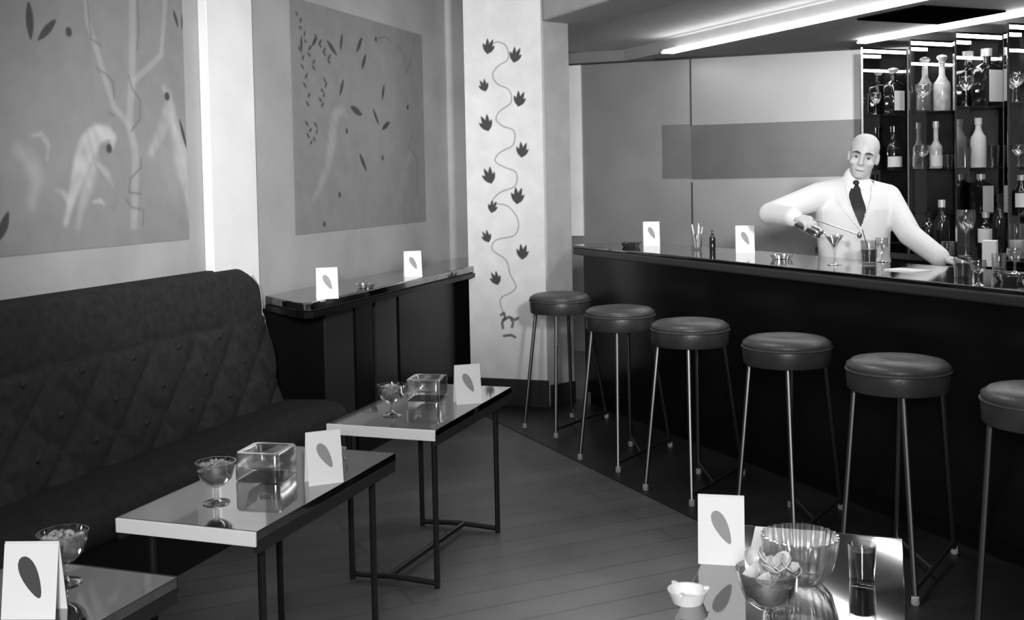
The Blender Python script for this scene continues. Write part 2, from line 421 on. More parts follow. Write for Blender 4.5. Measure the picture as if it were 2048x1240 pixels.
# column with a painted trailing vine
CX0, CX1, CY = -2.668, -2.128, 6.70
def cpx(x, y):       # photo point -> (u,v) on the column face
    d = ray(x, y); P = EYE+d*(CY/d.y); return (P.x-CX0, P.z)
def column_paint(u, v):
    g = np.full(u.shape, 0.66)
    vine = [(1012, 640), (1000, 600), (1022, 585), (1032, 572), (1020, 548), (1012, 520), (985, 500), (992, 480), (1030, 470), (1036, 440), (1015, 412), (985, 405), (1000, 385), (1030, 372), (1032, 345), (1010, 335), (990, 322), (1000, 305), (1026, 290), (1028, 262), (1005, 252), (992, 238), (1000, 222), (1022, 205), (1018, 180), (995, 168), (985, 150), (996, 132), (1016, 118), (1012, 92), (992, 84), (975, 98)]
    pts = [cpx(*q) for q in vine]
    # smooth the stem
    sp = []
    for i in range(len(pts)-1):
        p0, p1, p2, p3 = pts[max(i-1, 0)], pts[i], pts[i+1], pts[min(i+2, len(pts)-1)]
        for k in range(4):
            t = k/4
            sp.append(tuple(.5*(2*p1[a]+(-p0[a]+p2[a])*t+(2*p0[a]-5*p1[a]+4*p2[a]-p3[a])*t*t+(-p0[a]+3*p1[a]-3*p2[a]+p3[a])*t**3) for a in (0, 1)))
    g = line(g, u, v, sp, .0042, .22, .85, .004)
    for (x, y), s_, dx in (((975, 95), 1.1, .7), ((1028, 112), 1.1, .8), ((971, 172), .9, -.5), ((1037, 200), 1.1, .7), ((976, 248), 1.2, -.4), ((1043, 302), 1.1, .6), ((982, 353), 1.2, -.4), ((1034, 394), 1.2, .5), ((983, 415), .9, .8), ((977, 474), .9, -.6), ((1044, 506), 1.1, .5), ((995, 558), 1.0, -.5)):
        b = cpx(x, y+10*s_)
        for k, an in enumerate((-.75, -.3, .12, .55)):
            L = .085*s_*(0.75, 1.0, 1.0, .7)[k]; a2 = an+dx*.45
            e = (b[0]+math.sin(a2)*L, b[1]+math.cos(a2)*L)
            g = leafd(g, u, v, b, e, .013*s_, 0.045)
    # knotted root at the foot of the vine
    for kn in ([(1002, 630), (1008, 626), (1010, 636), (1004, 646), (1006, 656)], [(1006, 640), (1018, 634), (1030, 640), (1036, 636)], [(1022, 636), (1026, 646), (1024, 654)], [(1008, 672), (1022, 670), (1030, 674)]):
        g = line(g, u, v, [cpx(*q) for q in kn], .009, .07, .9, .005)
    return g
colm = painted_grid('column', (CX0, CY, 0), (CX1-CX0, 0, 0), (0, 0, CEIL), 150, 700, column_paint, thick=(0, .30, 0))
struct(colm)
struct(MB().box(((CX0+CX1)/2, CY-.0105, 0), (CX1-CX0+.02, .02, .36)).build('baseboard_column', 'skirting'))
# grey wall stub between the column and the end of the bar
sx, sy = CX1+.002, CY+.05
ex, ey = -2.012, 6.93
an = math.atan2(ey-sy, ex-sx); nx, ny = -math.sin(an), math.cos(an)
sb = MB(); sb.prism([(sx, sy), (ex, ey), (ex+nx*.08, ey+ny*.08), (sx+nx*.08, sy+ny*.08)], 0, CEIL)
struct(sb.build('wall_stub', 'jamb'))
sb = MB(); sb.prism([(sx, sy), (ex, ey), (ex-nx*.015, ey-ny*.015), (sx-nx*.015, sy-ny*.015)], 0, .14)
struct(sb.build('baseboard_stub', 'skirting'))

# soffit over the bar
cpt = (CX1, CY+.08)
so = MB()
so.prism([(CX1+.004, CY+.02), WB(6.2, -.06), WB(6.2, .30), (CX1+.004, CY+.75)], 2.53, CEIL, 0)
struct(so.build('soffit_beam', 'soffit', bevel=.02, seg=3))
so = MB(); so.prism([WB(-1.9, .28), WB(6.2, .28), WB(6.2, 3.2), WB(-1.9, 3.2)], 2.585, CEIL-.01)
struct(so.build('soffit', 'ceiling'))
so = MB(); so.prism([WB(-2.2, 1.37), WB(6.2, 1.37), WB(6.2, 3.2), WB(-2.2, 3.2)], 2.490, 2.60)
struct(so.build('soffit_lower', 'soffit'))
so = MB(); so.prism([WB(.93, 1.60), WB(1.48, 1.60), WB(1.48, 2.29), WB(.93, 2.29)], 2.478, 2.4895)  # flat black sheet in place of a shaded recess in the soffit
struct(so.build('recess_shade_sheet', 'shade_and_panel_black'))
def strip(name, s0, s1, o0, o1, z0, z1, label):
    c = WB((s0+s1)/2, (o0+o1)/2)
    t = empty(name, (c[0], c[1], z0), label, 'light', 'fluorescent strips under the soffit')
    MB().box((0, 0, (z1-z0)*.72), (s1-s0, (o1-o0)*.74, (z1-z0)*.56), BANG).build('housing', 'soffit', t)
    MB().box((0, 0, (z1-z0)*.22), (s1-s0, o1-o0, (z1-z0)*.44), BANG).build('tube', 'tube', t, bevel=.006)
strip('light_strip', -.85, 4.6, 1.245, 1.355, 2.46, 2.49, 'long bright fluorescent strip along the front edge of the lowered soffit')
strip('light_strip', .08, 4.2, 2.36, 2.45, 2.46, 2.49, 'long bright fluorescent strip just above the mirrored bottle bays')

# ------------------------------------------------------------------ murals on the left wall
def mural(y0, y1, z0, z1, fn, label, step=.006):
    nu, nv = int((y1-y0)/step), int((z1-z0)/step)
    o = painted_grid('wall_mural', (XW+.006, y0, z0), (0, y1-y0, 0), (0, 0, z1-z0), nu, nv, fn, thick=(-.0055, 0, 0))
    return tag(o, label, 'mural', 'murals on the left wall')
M1 = (2.2, 4.25, 1.255, 2.53)
def m1(x, y):
    P = atx(x, y, XW); return (P.y-M1[0], P.z-M1[2])
def paint1(u, v):
    g = np.full(u.shape, .225)
    L = lambda *q: [m1(*p) for p in q]
    g = blob(g, u, v, m1(60, 90), (.22, .20), .20, .6, .9)
    # pale tree
    pale = .34
    g = line(g, u, v, L((262, -10), (263, 80), (262, 160), (256, 250), (268, 300), (268, 380), (266, 450)), .022, pale, .75, .012)
    g = line(g, u, v, L((262, 165), (300, 130), (320, 110), (326, 40), (328, -10)), .014, pale, .7, .01)
    g = line(g, u, v, L((256, 250), (226, 215), (206, 150), (186, 85), (172, 40), (170, -10)), .015, pale, .7, .01)
    for q in (L((172, -5), (176, 40), (180, 78), (200, 92)), L((192, 138), (210, 148), (224, 165), (226, 200)), L((255, 150), (262, 178), (278, 200), (278, 238), (260, 262)),
              L((280, 318), (280, 335), (258, 358), (256, 385), (280, 388)), L((250, 400), (262, 415), (285, 420), (284, 450)), L((216, 225), (226, 232)), L((272, 0), (275, 60), (272, 100))):
        g = line(g, u, v, q, .0045, .13, .75, .005)
    # long-tailed pale birds
    B1, B2 = .52, .42
    g = taper(g, u, v, L((222, 292), (224, 276), (212, 266), (192, 270), (174, 290), (162, 320), (150, 365), (138, 410), (130, 445)), .012, .050, .012, B1, .75, .016)
    g = taper(g, u, v, L((190, 300), (186, 330), (172, 375), (160, 415), (154, 452)), .012, .030, .010, B2, .6, .02)
    g = taper(g, u, v, L((196, 330), (212, 348), (224, 372)), .012, .016, .004, B2, .6, .01)
    g = taper(g, u, v, L((110, 380), (124, 386), (136, 400)), .004, .012, .02, B2, .6, .01)
    g = taper(g, u, v, L((184, 404), (198, 402), (206, 408)), .006, .010, .004, B1, .6, .008)
    g = taper(g, u, v, L((326, 178), (336, 190), (338, 212), (328, 245), (312, 280), (300, 305)), .014, .036, .020, B2, .7, .02)
    g = taper(g, u, v, L((342, 232), (354, 280), (368, 330), (376, 380), (380, 430)), .02, .060, .016, B1+.05, .8, .03)
    g = blob(g, u, v, m1(345, 330), (.16, .20), .33, .45, .9)
    g = taper(g, u, v, L((62, 272), (80, 268), (94, 290), (92, 320)), .006, .012, .006, B2, .5, .008)
    g = taper(g, u, v, L((30, 300), (58, 320), (70, 360), (62, 410)), .02, .040, .016, B2, .5, .03)
    g = blob(g, u, v, m1(206, 300), (.030, .034), .20, .6, .4)
    for c in ((135, 64), (332, 193), (216, 297), (380, 239)):
        g = blob(g, u, v, m1(*c), (.018, .020), .04, .95, .25)
    for a, b, w in (((55, 8), (59, 78), .020), ((107, 42), (74, 80), .017), ((345, 22), (354, 55), .010), ((363, 26), (362, 58), .009), ((384, 44), (368, 60), .013), ((357, 240), (372, 300), .010), ((394, 250), (377, 302), .011), ((13, 428), (-4, 480), .020)):
        g = leafd(g, u, v, m1(*a), m1(*b), w, .045)
    g = line(g, u, v, L((374, 300), (380, 345), (378, 425)), .004, .16, .7, .004)
    return g
mural(*M1, paint1, 'grey painted mural with a pale tree and long-tailed birds behind the banquette')
M2 = (5.21, 6.98, 1.222, 2.53)
def m2(x, y):
    P = atx(x, y, XW); return (P.y-M2[0], P.z-M2[2])
def z2(x, y): return m2(500+x/1.632, y/1.632)
def paint2(u, v):
    g = np.full(u.shape, .225)
    L = lambda *q: [z2(*p) for p in q]
    g = taper(g, u, v, L((312, 380), (300, 362), (280, 370), (268, 410), (264, 470), (250, 540), (225, 610), (205, 650)), .010, .045, .015, .36, .7, .03)
    g = taper(g, u, v, L((400, 150), (425, 180), (440, 230), (450, 300)), .02, .05, .02, .30, .45, .05)
    g = taper(g, u, v, L((520, 500), (500, 560), (488, 640)), .02, .055, .02, .31, .45, .05)
    g = blob(g, u, v, z2(430, 380), (.3, .3), .27, .4, .9)
    for a, b, w in (((298, 112), (292, 165), .014), ((250, 135), (280, 180), .017), ((362, 125), (345, 170), .018), ((375, 180), (362, 225), .018), ((302, 262), (290, 312), .015), ((435, 280), (428, 325), .016), ((328, 350), (362, 375), .022), ((400, 358), (418, 408), .014), ((452, 400), (428, 422), .018), ((356, 505), (378, 558), .018), ((165, 120), (164, 175), .012), ((215, 120), (200, 150), .014)):
        g = leafd(g, u, v, z2(*a), z2(*b), w, .05)
    r = random.Random(3)
    for (x0, y0), (x1, y1), n in (((148, 40), (212, 240), 9), ((212, 120), (262, 215), 7), ((246, 262), (228, 356), 6), ((160, 150), (192, 362), 7), ((186, 400), (195, 480), 4), ((218, 405), (208, 470), 3)):
        g = line(g, u, v, L((x0, y0), ((x0+x1)/2+8, (y0+y1)/2), (x1, y1)), .003, .17, .55, .004)
        for k in range(n):
            t = (k+.5)/n; x = x0+(x1-x0)*t; y = y0+(y1-y0)*t; sd = 1 if k % 2 else -1
            g = leafd(g, u, v, z2(x, y), z2(x+sd*r.uniform(4, 12), y-r.uniform(10, 18)), .009, .06)
    for c in ((313, 428), (430, 515), (408, 128), (512, 350), (290, 636), (240, 732)):
        g = blob(g, u, v, z2(*c), (.017, .017), .04, .9, .25)
    for q in (L((485, 150), (500, 190), (510, 240)), L((530, 140), (525, 190), (510, 240)), L((415, 125), (440, 120), (455, 135)), L((525, 440), (515, 480), (545, 520), (540, 640))):
        g = line(g, u, v, q, .0045, .12, .7, .005)
    return g
mural(*M2, paint2, 'grey painted mural with drifting dark leaves above the wall counter')

# ================================================================== furniture
# long buttoned banquette along the left wall
SY0, SY1, SZ, ST = .4, 4.70, .42, 1.095
sofa = empty('banquette', (XW, (SY0+SY1)/2, 0), 'long dark buttoned banquette against the left wall', 'sofa')
# backrest: plain upper roll, buttoned lower part, rounded far shoulder
ny_, nz_ = 300, 44
BT = .835             # where the plain band meets the buttons
BUT = []
row = 0
for zz in (.80, .66, .53):
    k = 0
    while True:
        yy = SY1-.16-.30*k-(.15 if row % 2 else 0); k += 1
        if yy < SY0+.05: break
        BUT.append((yy, zz))
    row += 1
def back_x(y, z):
    t = max(0.0, (z-SZ)/(ST-SZ))
    x = .20-.13*t**.8                                     # lean
    if z > BT: x += .020*math.sin(math.pi*min(1, (z-BT)/(ST-BT)))**.6
    else:
        b = .030*(1-min(1, abs(z-.64)/.30)**3)
        for q in ((.30, .14),):
            ph = ((y-(SY1-.16))/.30); r_ = (z-.66)/.28
            a = abs(math.sin(math.pi*(ph+r_))); c = abs(math.sin(math.pi*(ph-r_)))
            b += .030*(min(a, c)**.5)-.015
        x += b
    return x
vs = []; top = []
for i in range(ny_+1):
    y = SY0+(SY1-SY0)*i/ny_
    d = SY1-y; R = .16
    zt = ST if d > R else ST-R+math.sqrt(max(0, R*R-(R-d)**2))
    for j in range(nz_+1):
        z = SZ-.03+(zt-SZ+.03)*j/nz_
        f = min(1, (zt-z)/.035)
        x = back_x(y, min(z, ST-.001))*(0.55+.45*math.sin(f*math.pi/2))
        e = min(1, d/.03); x *= (.72+.28*math.sqrt(e))
        vs.append((x, y-(SY0+SY1)/2, z))
n1 = len(vs); K = nz_+1
for (x, y, z) in list(vs): vs.append((.002, y, z))
fs = []
for i in range(ny_):
    for j in range(nz_):
        a = i*K+j; fs.append((a, a+K, a+K+1, a+1)); fs.append((n1+a, n1+a+1, n1+a+K+1, n1+a+K))
    a = i*K; fs.append((a, n1+a, n1+a+K, a+K)); a += nz_; fs.append((a, a+K, n1+a+K, n1+a))
for j in range(nz_):
    fs.append((j, j+1, n1+j+1, n1+j)); a = ny_*K+j; fs.append((a, n1+a, n1+a+1, a+1))
bk = MB().add(vs, fs).build('backrest', 'sofa', sofa, smooth=True, angle=60)
bt = [b for b in BUT if b[0] > 1.6 and b[1] < .82]
for (yy, zz) in bt:
    MB().ball((back_x(yy, zz)*.97+.004, yy-(SY0+SY1)/2, zz), (.010, .016, .016), n=10, m=6).build('button', 'button', bk, smooth=True)
# pale piping down the far end of the backrest
pp = []
for k in range(24):
    z = SZ+(ST-SZ-.05)*k/23; pp.append((back_x(SY1-.02, z)*.80, SY1-(SY0+SY1)/2+.004-(0 if z < ST-.16 else .16-math.sqrt(max(0, .16**2-(z-ST+.16)**2))), z))
MB().tube(pp, .006, 8).build('piping', 'piping', sofa, smooth=True)
se = MB()
prof = [(.01, SZ-.16), (.52, SZ-.16), (.555, SZ-.13), (.57, SZ-.08), (.555, SZ-.03), (.52, SZ-.004), (.44, SZ+.008), (.24, SZ), (.01, SZ-.01)]
se.slab([(x, SY0-(SY0+SY1)/2, z) for x, z in prof], (0, SY1+.02-SY0, 0))
se.build('seat_cushion', 'sofa_seat', sofa, smooth=True, bevel=.02, seg=3)
MB().box((.255, 0, (SZ-.16)/2), (.49, SY1-SY0, SZ-.16)).build('base', 'black_matt', sofa)

# wall counter beyond the banquette
LZ = .93; lx1 = -2.63
ledge = empty('wall_counter', (XW, 6.2, 0), 'dark wall counter with closed cupboards below the leafy mural', 'counter')
MB().prism([(XW+.055, 4.80), (-2.72, 4.555), (-2.66, 4.53), (lx1, 4.56), (lx1, 7.4), (XW+.055, 7.4)], LZ-.045, LZ).build('counter_top', 'bar_top', ledge, bevel=.008, seg=2, world=True)
MB().prism([(XW+.055, 4.80), (-2.72, 4.548), (-2.655, 4.522), (lx1+.008, 4.555), (lx1+.008, 7.4), (XW+.055, 7.4)], LZ-.075, LZ-.0455).build('nosing', 'black_matt', ledge, world=True)
MB().box((XW+.175, (4.86+7.4)/2, (LZ-.076)/2), (.35, 7.4-4.86, LZ-.076)).build('cupboard_body', 'black_matt', ledge, world=True)
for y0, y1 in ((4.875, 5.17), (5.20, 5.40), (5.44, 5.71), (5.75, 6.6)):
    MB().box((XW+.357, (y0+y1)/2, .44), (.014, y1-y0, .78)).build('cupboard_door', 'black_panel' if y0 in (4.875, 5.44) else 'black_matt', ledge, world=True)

# low cocktail tables
def table_parts(t, lx, ly, h, edge='edge'):
    MB().box((0, 0, h-.0125), (lx, ly, .025)).build('tabletop', 'mirror_top', t, bevel=.002)
    # pale nosing on the two ends, dark on the sides
    for sy_ in (-1, 1):
        MB().box((0, sy_*(ly/2+.004), h-.020), (lx-.003, .008, .039)).build('end_trim', edge if sy_ < 0 else 'edge_dark', t, bevel=.002)
    for sx_ in (-1, 1):
        MB().box((sx_*(lx/2-.007), 0, h-.0425), (.014, ly-.004, .033)).build('side_rail', 'edge_dark', t)
    ax, ay = lx/2-.045, ly/2-.085
    for sx_ in (-1, 1):
        for sy_ in (-1, 1):
            MB().tube([(sx_*ax, sy_*ay, 0), (sx_*ax, sy_*ay, h-.03)], .011, 10).build('leg', 'leg_black', t, smooth=True)
    for sy_ in (-1, 1):
        MB().tube([(-ax, sy_*ay, .018), (0, sy_*ay, .026), (ax, sy_*ay, .018)], .011, 8).build('foot_rail', 'leg_black', t, smooth=True)
    MB().tube([(-.02, -ay, .026), (.02, ay, .026)], .011, 8).build('centre_rail', 'leg_black', t, smooth=True)
LX, LY, TH = .44, .82, .61
TG = 'low cocktail tables'
t1 = empty('cocktail_table', (-1.76, 1.62, 0), 'low dark cocktail table in the bottom left corner of the photo', 'table', TG)
table_parts(t1, LX, LY, TH)
t2 = dup(t1, (-1.76, 2.77, 0), 'low dark cocktail table in the middle of the row beside the banquette')
t3 = dup(t1, (-1.76, 3.925, 0), 'low dark cocktail table at the far end of the row, nearest the column')
t4 = dup(t1, (-.195, 2.335, 0), 'low shiny cocktail table at the lower right, in front of the bar stools')

# bar counter
bar = empty('bar_counter', (*WB(2.0, .3), 0), 'long black bar counter with a polished top and glossy front', 'bar')
MB().prism([WB(0, 0), WB(5.2, 0), WB(5.2, .57), WB(-.09, .57), WB(-.09, .18)], 1.045, 1.06).build('bar_top', 'bar_top', bar, bevel=.004, world=True)
MB().prism([WB(0, .0), WB(5.2, .0), WB(5.2, .57), WB(-.09, .57), WB(-.09, .18)], .995, 1.0445).build('nosing', 'bar_edge', bar, bevel=.012, seg=3, world=True)
MB().prism([WB(.06, .05), WB(5.2, .05), WB(5.2, .52), WB(.0, .52)], .09, .9945).build('front_panel', 'black', bar, world=True)
MB().prism([WB(.07, .08), WB(5.2, .08), WB(5.2, .50), WB(.0, .50)], 0, .0895).build('plinth', 'black_matt', bar, world=True)
MB().prism([WB(2.2, .5705), WB(2.85, .5705), WB(2.85, .95), WB(2.2, .95)], .985, 1.0214).build('service_shelf', 'bar_edge', bar, bevel=.004, world=True)
# working counter behind the bartender, carrying the bays
bc = empty('back_counter', (*WB(1.6, 2.5), 0), 'dark back counter under the mirrored bottle bays', 'counter')
MB().prism([WB(-.12, 2.12), WB(4.2, 2.12), WB(4.2, 2.86), WB(-.12, 2.86)], .905, .95).build('counter_top', 'bar_top', bc, bevel=.004, world=True)
MB().prism([WB(-.10, 2.15), WB(4.2, 2.15), WB(4.2, 2.86), WB(-.10, 2.86)], 0, .9045).build('cabinet', 'black_matt', bc, world=True)

# bar stools
def stool_parts(t, h=.812, R=.188):
    MB().lathe([(0, h-.012), (.05, h-.006), (R*.55, h-.001), (R*.86, h-.010), (R*.98, h-.026), (R*.985, h-.040), (R*.95, h-.048), (0, h-.048)], 40).build('seat_pad', 'leather', t, smooth=True, angle=60)
    sk = MB().lathe([(0, h-.048), (R*.97, h-.048), (R*.985, h-.060), (R*.97, h-.112), (R*.95, h-.119), (0, h-.119)], 40).build('seat_skirt', 'leather_dark', t, smooth=True, angle=50)
    MB().tube([(R*.985*math.cos(a), R*.985*math.sin(a), h-.046) for a in np.linspace(0, 2*math.pi, 41)], .0055, 6).build('piping', 'leather', sk, smooth=True)
    tops = ((.015, -.135), (.155, .045), (.010, .130), (-.155, .000))       # front, right, back, left
    feet = ((.050, -.300), (.205, .275), (-.010, .240), (-.205, -.110))
    for (tx, ty), (bx_, by_) in zip(tops, feet):
        lg = MB().tube([(tx, ty, h-.115), (bx_, by_, .012)], .0105, 10).build('leg', 'steel', t, smooth=True)
        MB().lathe([(0, 0), (.013, 0), (.015, .006), (.013, .028), (0, .030)], 12, (bx_, by_, 0)).build('rubber_tip', 'tip', lg, smooth=True)
    def fz(i, z): (tx, ty), (bx_, by_) = tops[i], feet[i]; k = (z-.012)/(h-.127); return (bx_+(tx-bx_)*k, by_+(ty-by_)*k, z)
    a, b, c = fz(0, .045), fz(1, .045), fz(2, .060)
    MB().tube([a, b], .008, 8).build('side_stretcher', 'steel', t, smooth=True)
    m = tuple(a[i]+(b[i]-a[i])*.42 for i in range(3))
    MB().tube([c, m], .007, 8).build('cross_stretcher', 'steel', t, smooth=True)
spots = [(-1.882, 6.208), (-1.362, 5.591), (-.907, 5.128), (-.418, 4.686), (.025, 4.217), (.455, 3.735)]
names = ['round dark bar stool at the far end of the bar, beside the column', 'second round bar stool from the column, partly behind the first',
         'third round bar stool from the column, before the black bar front', 'fourth round bar stool from the column, behind the low right-hand table',
         'fifth round bar stool from the column, the largest seen whole', 'nearest round bar stool, cut off by the right edge of the photo']
s0 = None
for (x, y), nm in zip(spots, names):
    if s0 is None:
        s0 = empty('bar_stool', (x, y, 0.004), nm, 'stool', 'round bar stools'); stool_parts(s0)
    else: dup(s0, (x, y, 0.004), nm)

# ================================================================== things on tables, counters and bar
def card(loc, rz, label, group, w=.105, h=.15, lean=.028, motif='motif', ms=1.0):
    t = empty('menu_card', loc, label, 'card', group, rz)
    # two leaves hinged at the top; the front leaf faces local -y
    y0, y1 = -lean, lean
    fr = MB().slab([(-w/2, y0, 0), (w/2, y0, 0), (w/2, -.0008, h), (-w/2, -.0008, h)], (0, .0012, 0)).build('front_leaf', 'card', t)
    MB().slab([(-w/2, y1, 0), (w/2, y1, 0), (w/2, .0012, h+.004), (-w/2, .0012, h+.004)], (0, .0012, 0)).build('back_leaf', 'card', t)
    k = y0/h
    pts = []
    for i in range(20):
        a = 2*math.pi*i/20; u = math.cos(a)*.040*ms; v = math.sin(a)*.015*ms*(1+.35*math.cos(a))
        c, s_ = math.cos(2.05), math.sin(2.05)
        x = u*c-v*s_+.002; z = u*s_+v*c+h*.55
        pts.append((x, y0-k*z-.0012, z))
    MB().slab(pts, (0, .0008, 0)).build('feather_motif', motif, fr)
    return t
def face_cam(x, y, extra=0.0):     # turn local -y towards the room's middle view point
    return math.atan2(y, x)-math.pi/2+extra
G1 = 'white menu cards on the tables'; G2 = 'white menu cards on the bar'; G3 = 'white menu cards on the wall counter'
card((-1.70, 1.765, TH), .30, 'white menu card with a large dark leaf on the bottom left table', G1, motif='motif_dark', ms=1.15, w=.115)
card((-1.600, 2.815, TH), .75, 'white menu card beside the square glass bowl on the middle table', G1)
card((-1.605, 3.99, TH), .62, 'white menu card on the far table nearest the column', G1)
card((-.372, 2.475, TH), .12, 'white menu card standing on the shiny lower right table', G1)
for q, lab, rz in (((1303, 491), 'white menu card on the far left end of the bar', .28), ((1490, 505), 'white menu card in the middle of the bar, left of the bartender', .22)):
    P = atz(*q, 1.06); card((P.x, P.y, 1.06), rz, lab, G2)
for q, lab, rz in (((662, 597), 'white menu card on the near part of the wall counter', .62), ((832, 553), 'white menu card on the far part of the wall counter', .60)):
    P = atz(*q, .93); card((P.x-.02, P.y, .93), rz, lab, G3)

# footed glass coupes of nuts
def coupe_parts(t, fill, s=1.0, rnd=5, n=34):
    H = .118*s; R = .056*s
    MB().lathe([(0, 0), (.036*s, 0), (.038*s, .003), (.012*s, .009), (.0065*s, .018), (.006*s, .040*s), (.010*s, .046*s), (.024*s, .052*s), (.042*s, .068*s), (.050*s, .090*s), (R, H),
                (R-.002, H), (.0475*s, .090*s), (.040*s, .070*s), (.022*s, .055*s), (0, .052*s)], 30).build('glass_bowl', 'glass', t, smooth=True, angle=50)
    r = random.Random(rnd); mb = MB()
    mb.lathe([(0, .058*s), (.022*s, .060*s), (.040*s, .076*s), (.046*s, .096*s), (.030*s, .104*s), (0, .107*s)], 18)
    for i in range(n):
        a = r.uniform(0, 6.28); q = .048*s*math.sqrt(r.random())
        ax = Vector((r.uniform(-1, 1), r.uniform(-1, 1), r.uniform(-.6, .6))).normalized(); b = ax.orthogonal().normalized(); c = ax.cross(b)
        mb.ball((q*math.cos(a), q*math.sin(a), .100*s+r.uniform(0, .022)*s*(1-q/.07)), (r.uniform(.007, .012), .006, .0055), n=8, m=5, basis=(ax, b, c))
    f = mb.build('nuts', fill, t, smooth=True); f['kind'] = 'stuff'
GC = 'footed glass coupes on the tables'
c1 = empty('glass_coupe', (-1.79, 2.545, TH), 'footed glass coupe of nuts beside the square glass bowl on the middle table', 'coupe', GC)
coupe_parts(c1, 'nuts')
dup(c1, (-1.80, 3.70, TH), 'footed glass coupe of nuts on the far table nearest the column', rz=1.2)
dup(c1, (-1.765, 1.925, TH), 'footed glass coupe of nuts behind the card on the bottom left table', rz=2.4)
c4 = empty('glass_coupe', (-.225, 2.09, TH), 'footed glass coupe heaped with pale crisps at the bottom of the photo', 'coupe', GC)
coupe_parts(c4, 'nuts', 1.12, 9, 12)
cr = MB(); r = random.Random(4)
for i in range(16):
    a = r.uniform(0, 6.28); q = .05*math.sqrt(r.random()); c = Vector((q*math.cos(a), q*math.sin(a), .122+r.uniform(0, .030)))
    nrm = Vector((r.uniform(-1, 1), r.uniform(-1, 1), r.uniform(.2, 1))).normalized(); b = nrm.orthogonal().normalized(); d = nrm.cross(b)
    vs = []; n = 10
    for ring, (rr, up) in enumerate(((0, 0), (.011, .001), (.021, .006))):
        for k in range(n if rr else 1):
            t = 2*math.pi*k/n; vs.append(c+b*(rr*math.cos(t))+d*(rr*.72*math.sin(t))+nrm*(up+.003*math.cos(2*t)*(rr > .015)))
    fs = [(0, 1+k, 1+(k+1) % n) for k in range(n)]+[(1+k, 1+n+k, 1+n+(k+1) % n, 1+(k+1) % n) for k in range(n)]
    m_ = len(vs); vs2 = vs+[v+nrm*.0018 for v in vs]
    fs2 = fs+[tuple(i+m_ for i in f[::-1]) for f in fs]+[(1+n+(k+1) % n, 1+n+k, m_+1+n+k, m_+1+n+(k+1) % n) for k in range(n)]
    cr.add(vs2, fs2)
o = cr.build('crisps', 'crisps', c4, smooth=True); o['kind'] = 'stuff'

# thick square glass bowls
def block_parts(t, w=.145, h=.088):
    mb = MB(); a = w/2; b = a-.020; zi = .030
    def ring(r, z, k):
        out = []
        for cx, cy, a0 in ((1, 1, 0), (-1, 1, 90), (-1, -1, 180), (1, -1, 270)):
            for j in range(4):
                t_ = math.radians(a0+30*j); out.append((cx*(r-k)+k*math.cos(t_), cy*(r-k)+k*math.sin(t_), z))
        return out
    rings = [ring(a-.004, 0, .016), ring(a, .004, .018), ring(a, h-.006, .018), ring(a-.004, h, .016), ring(b+.003, h, .016), ring(b, h-.004, .016), ring(b-.008, zi+.008, .016), ring(b-.018, zi, .014)]
    vs = [p for q in rings for p in q]; n = 16; fs = []
    for i in range(len(rings)-1):
        for k in range(n): fs.append((i*n+k, i*n+(k+1) % n, (i+1)*n+(k+1) % n, (i+1)*n+k))
    fs.append(tuple(range(n))[::-1]); fs.append(tuple(range((len(rings)-1)*n, len(rings)*n)))
    mb.add(vs, fs).build('glass_body', 'block', t, smooth=True, angle=40)
GB = 'thick square glass bowls on the tables'
b1 = empty('square_glass_bowl', (-1.80, 2.82, TH), 'thick square clear glass bowl on the middle table', 'bowl', GB, .12)
block_parts(b1)
dup(b1, (-1.80, 4.03, TH), 'thick square clear glass bowl on the far table nearest the column', rz=.15)
# fluted bowl on the lower right table
fb = empty('fluted_glass_bowl', (-.190, 2.395, TH), 'round fluted glass bowl behind the crisps on the lower right table', 'bowl')
def fluted():
    prof = [(.035, 0, 0), (.055, .004, .3), (.078, .030, 1), (.092, .070, 1), (.098, .108, 1), (.094, .109, .8), (.086, .070, .6), (.070, .034, .5), (.045, .014, .1)]
    prof = [(r_*.83, z*.96, k) for r_, z, k in prof]
    n = 96; vs = []; fs = []
    for r_, z, k in prof:
        vs += [((r_+.0032*k*math.cos(24*2*math.pi*i/n))*math.cos(2*math.pi*i/n), (r_+.0032*k*math.cos(24*2*math.pi*i/n))*math.sin(2*math.pi*i/n), z) for i in range(n)]
    for j in range(len(prof)-1):
        for i in range(n): fs.append((j*n+i, j*n+(i+1) % n, (j+1)*n+(i+1) % n, (j+1)*n+i))
    fs.append(tuple(range(n))[::-1]); fs.append(tuple(range((len(prof)-1)*n, len(prof)*n)))
    return MB().add(vs, fs)
fluted().build('glass_body', 'block', fb, smooth=True, angle=60)
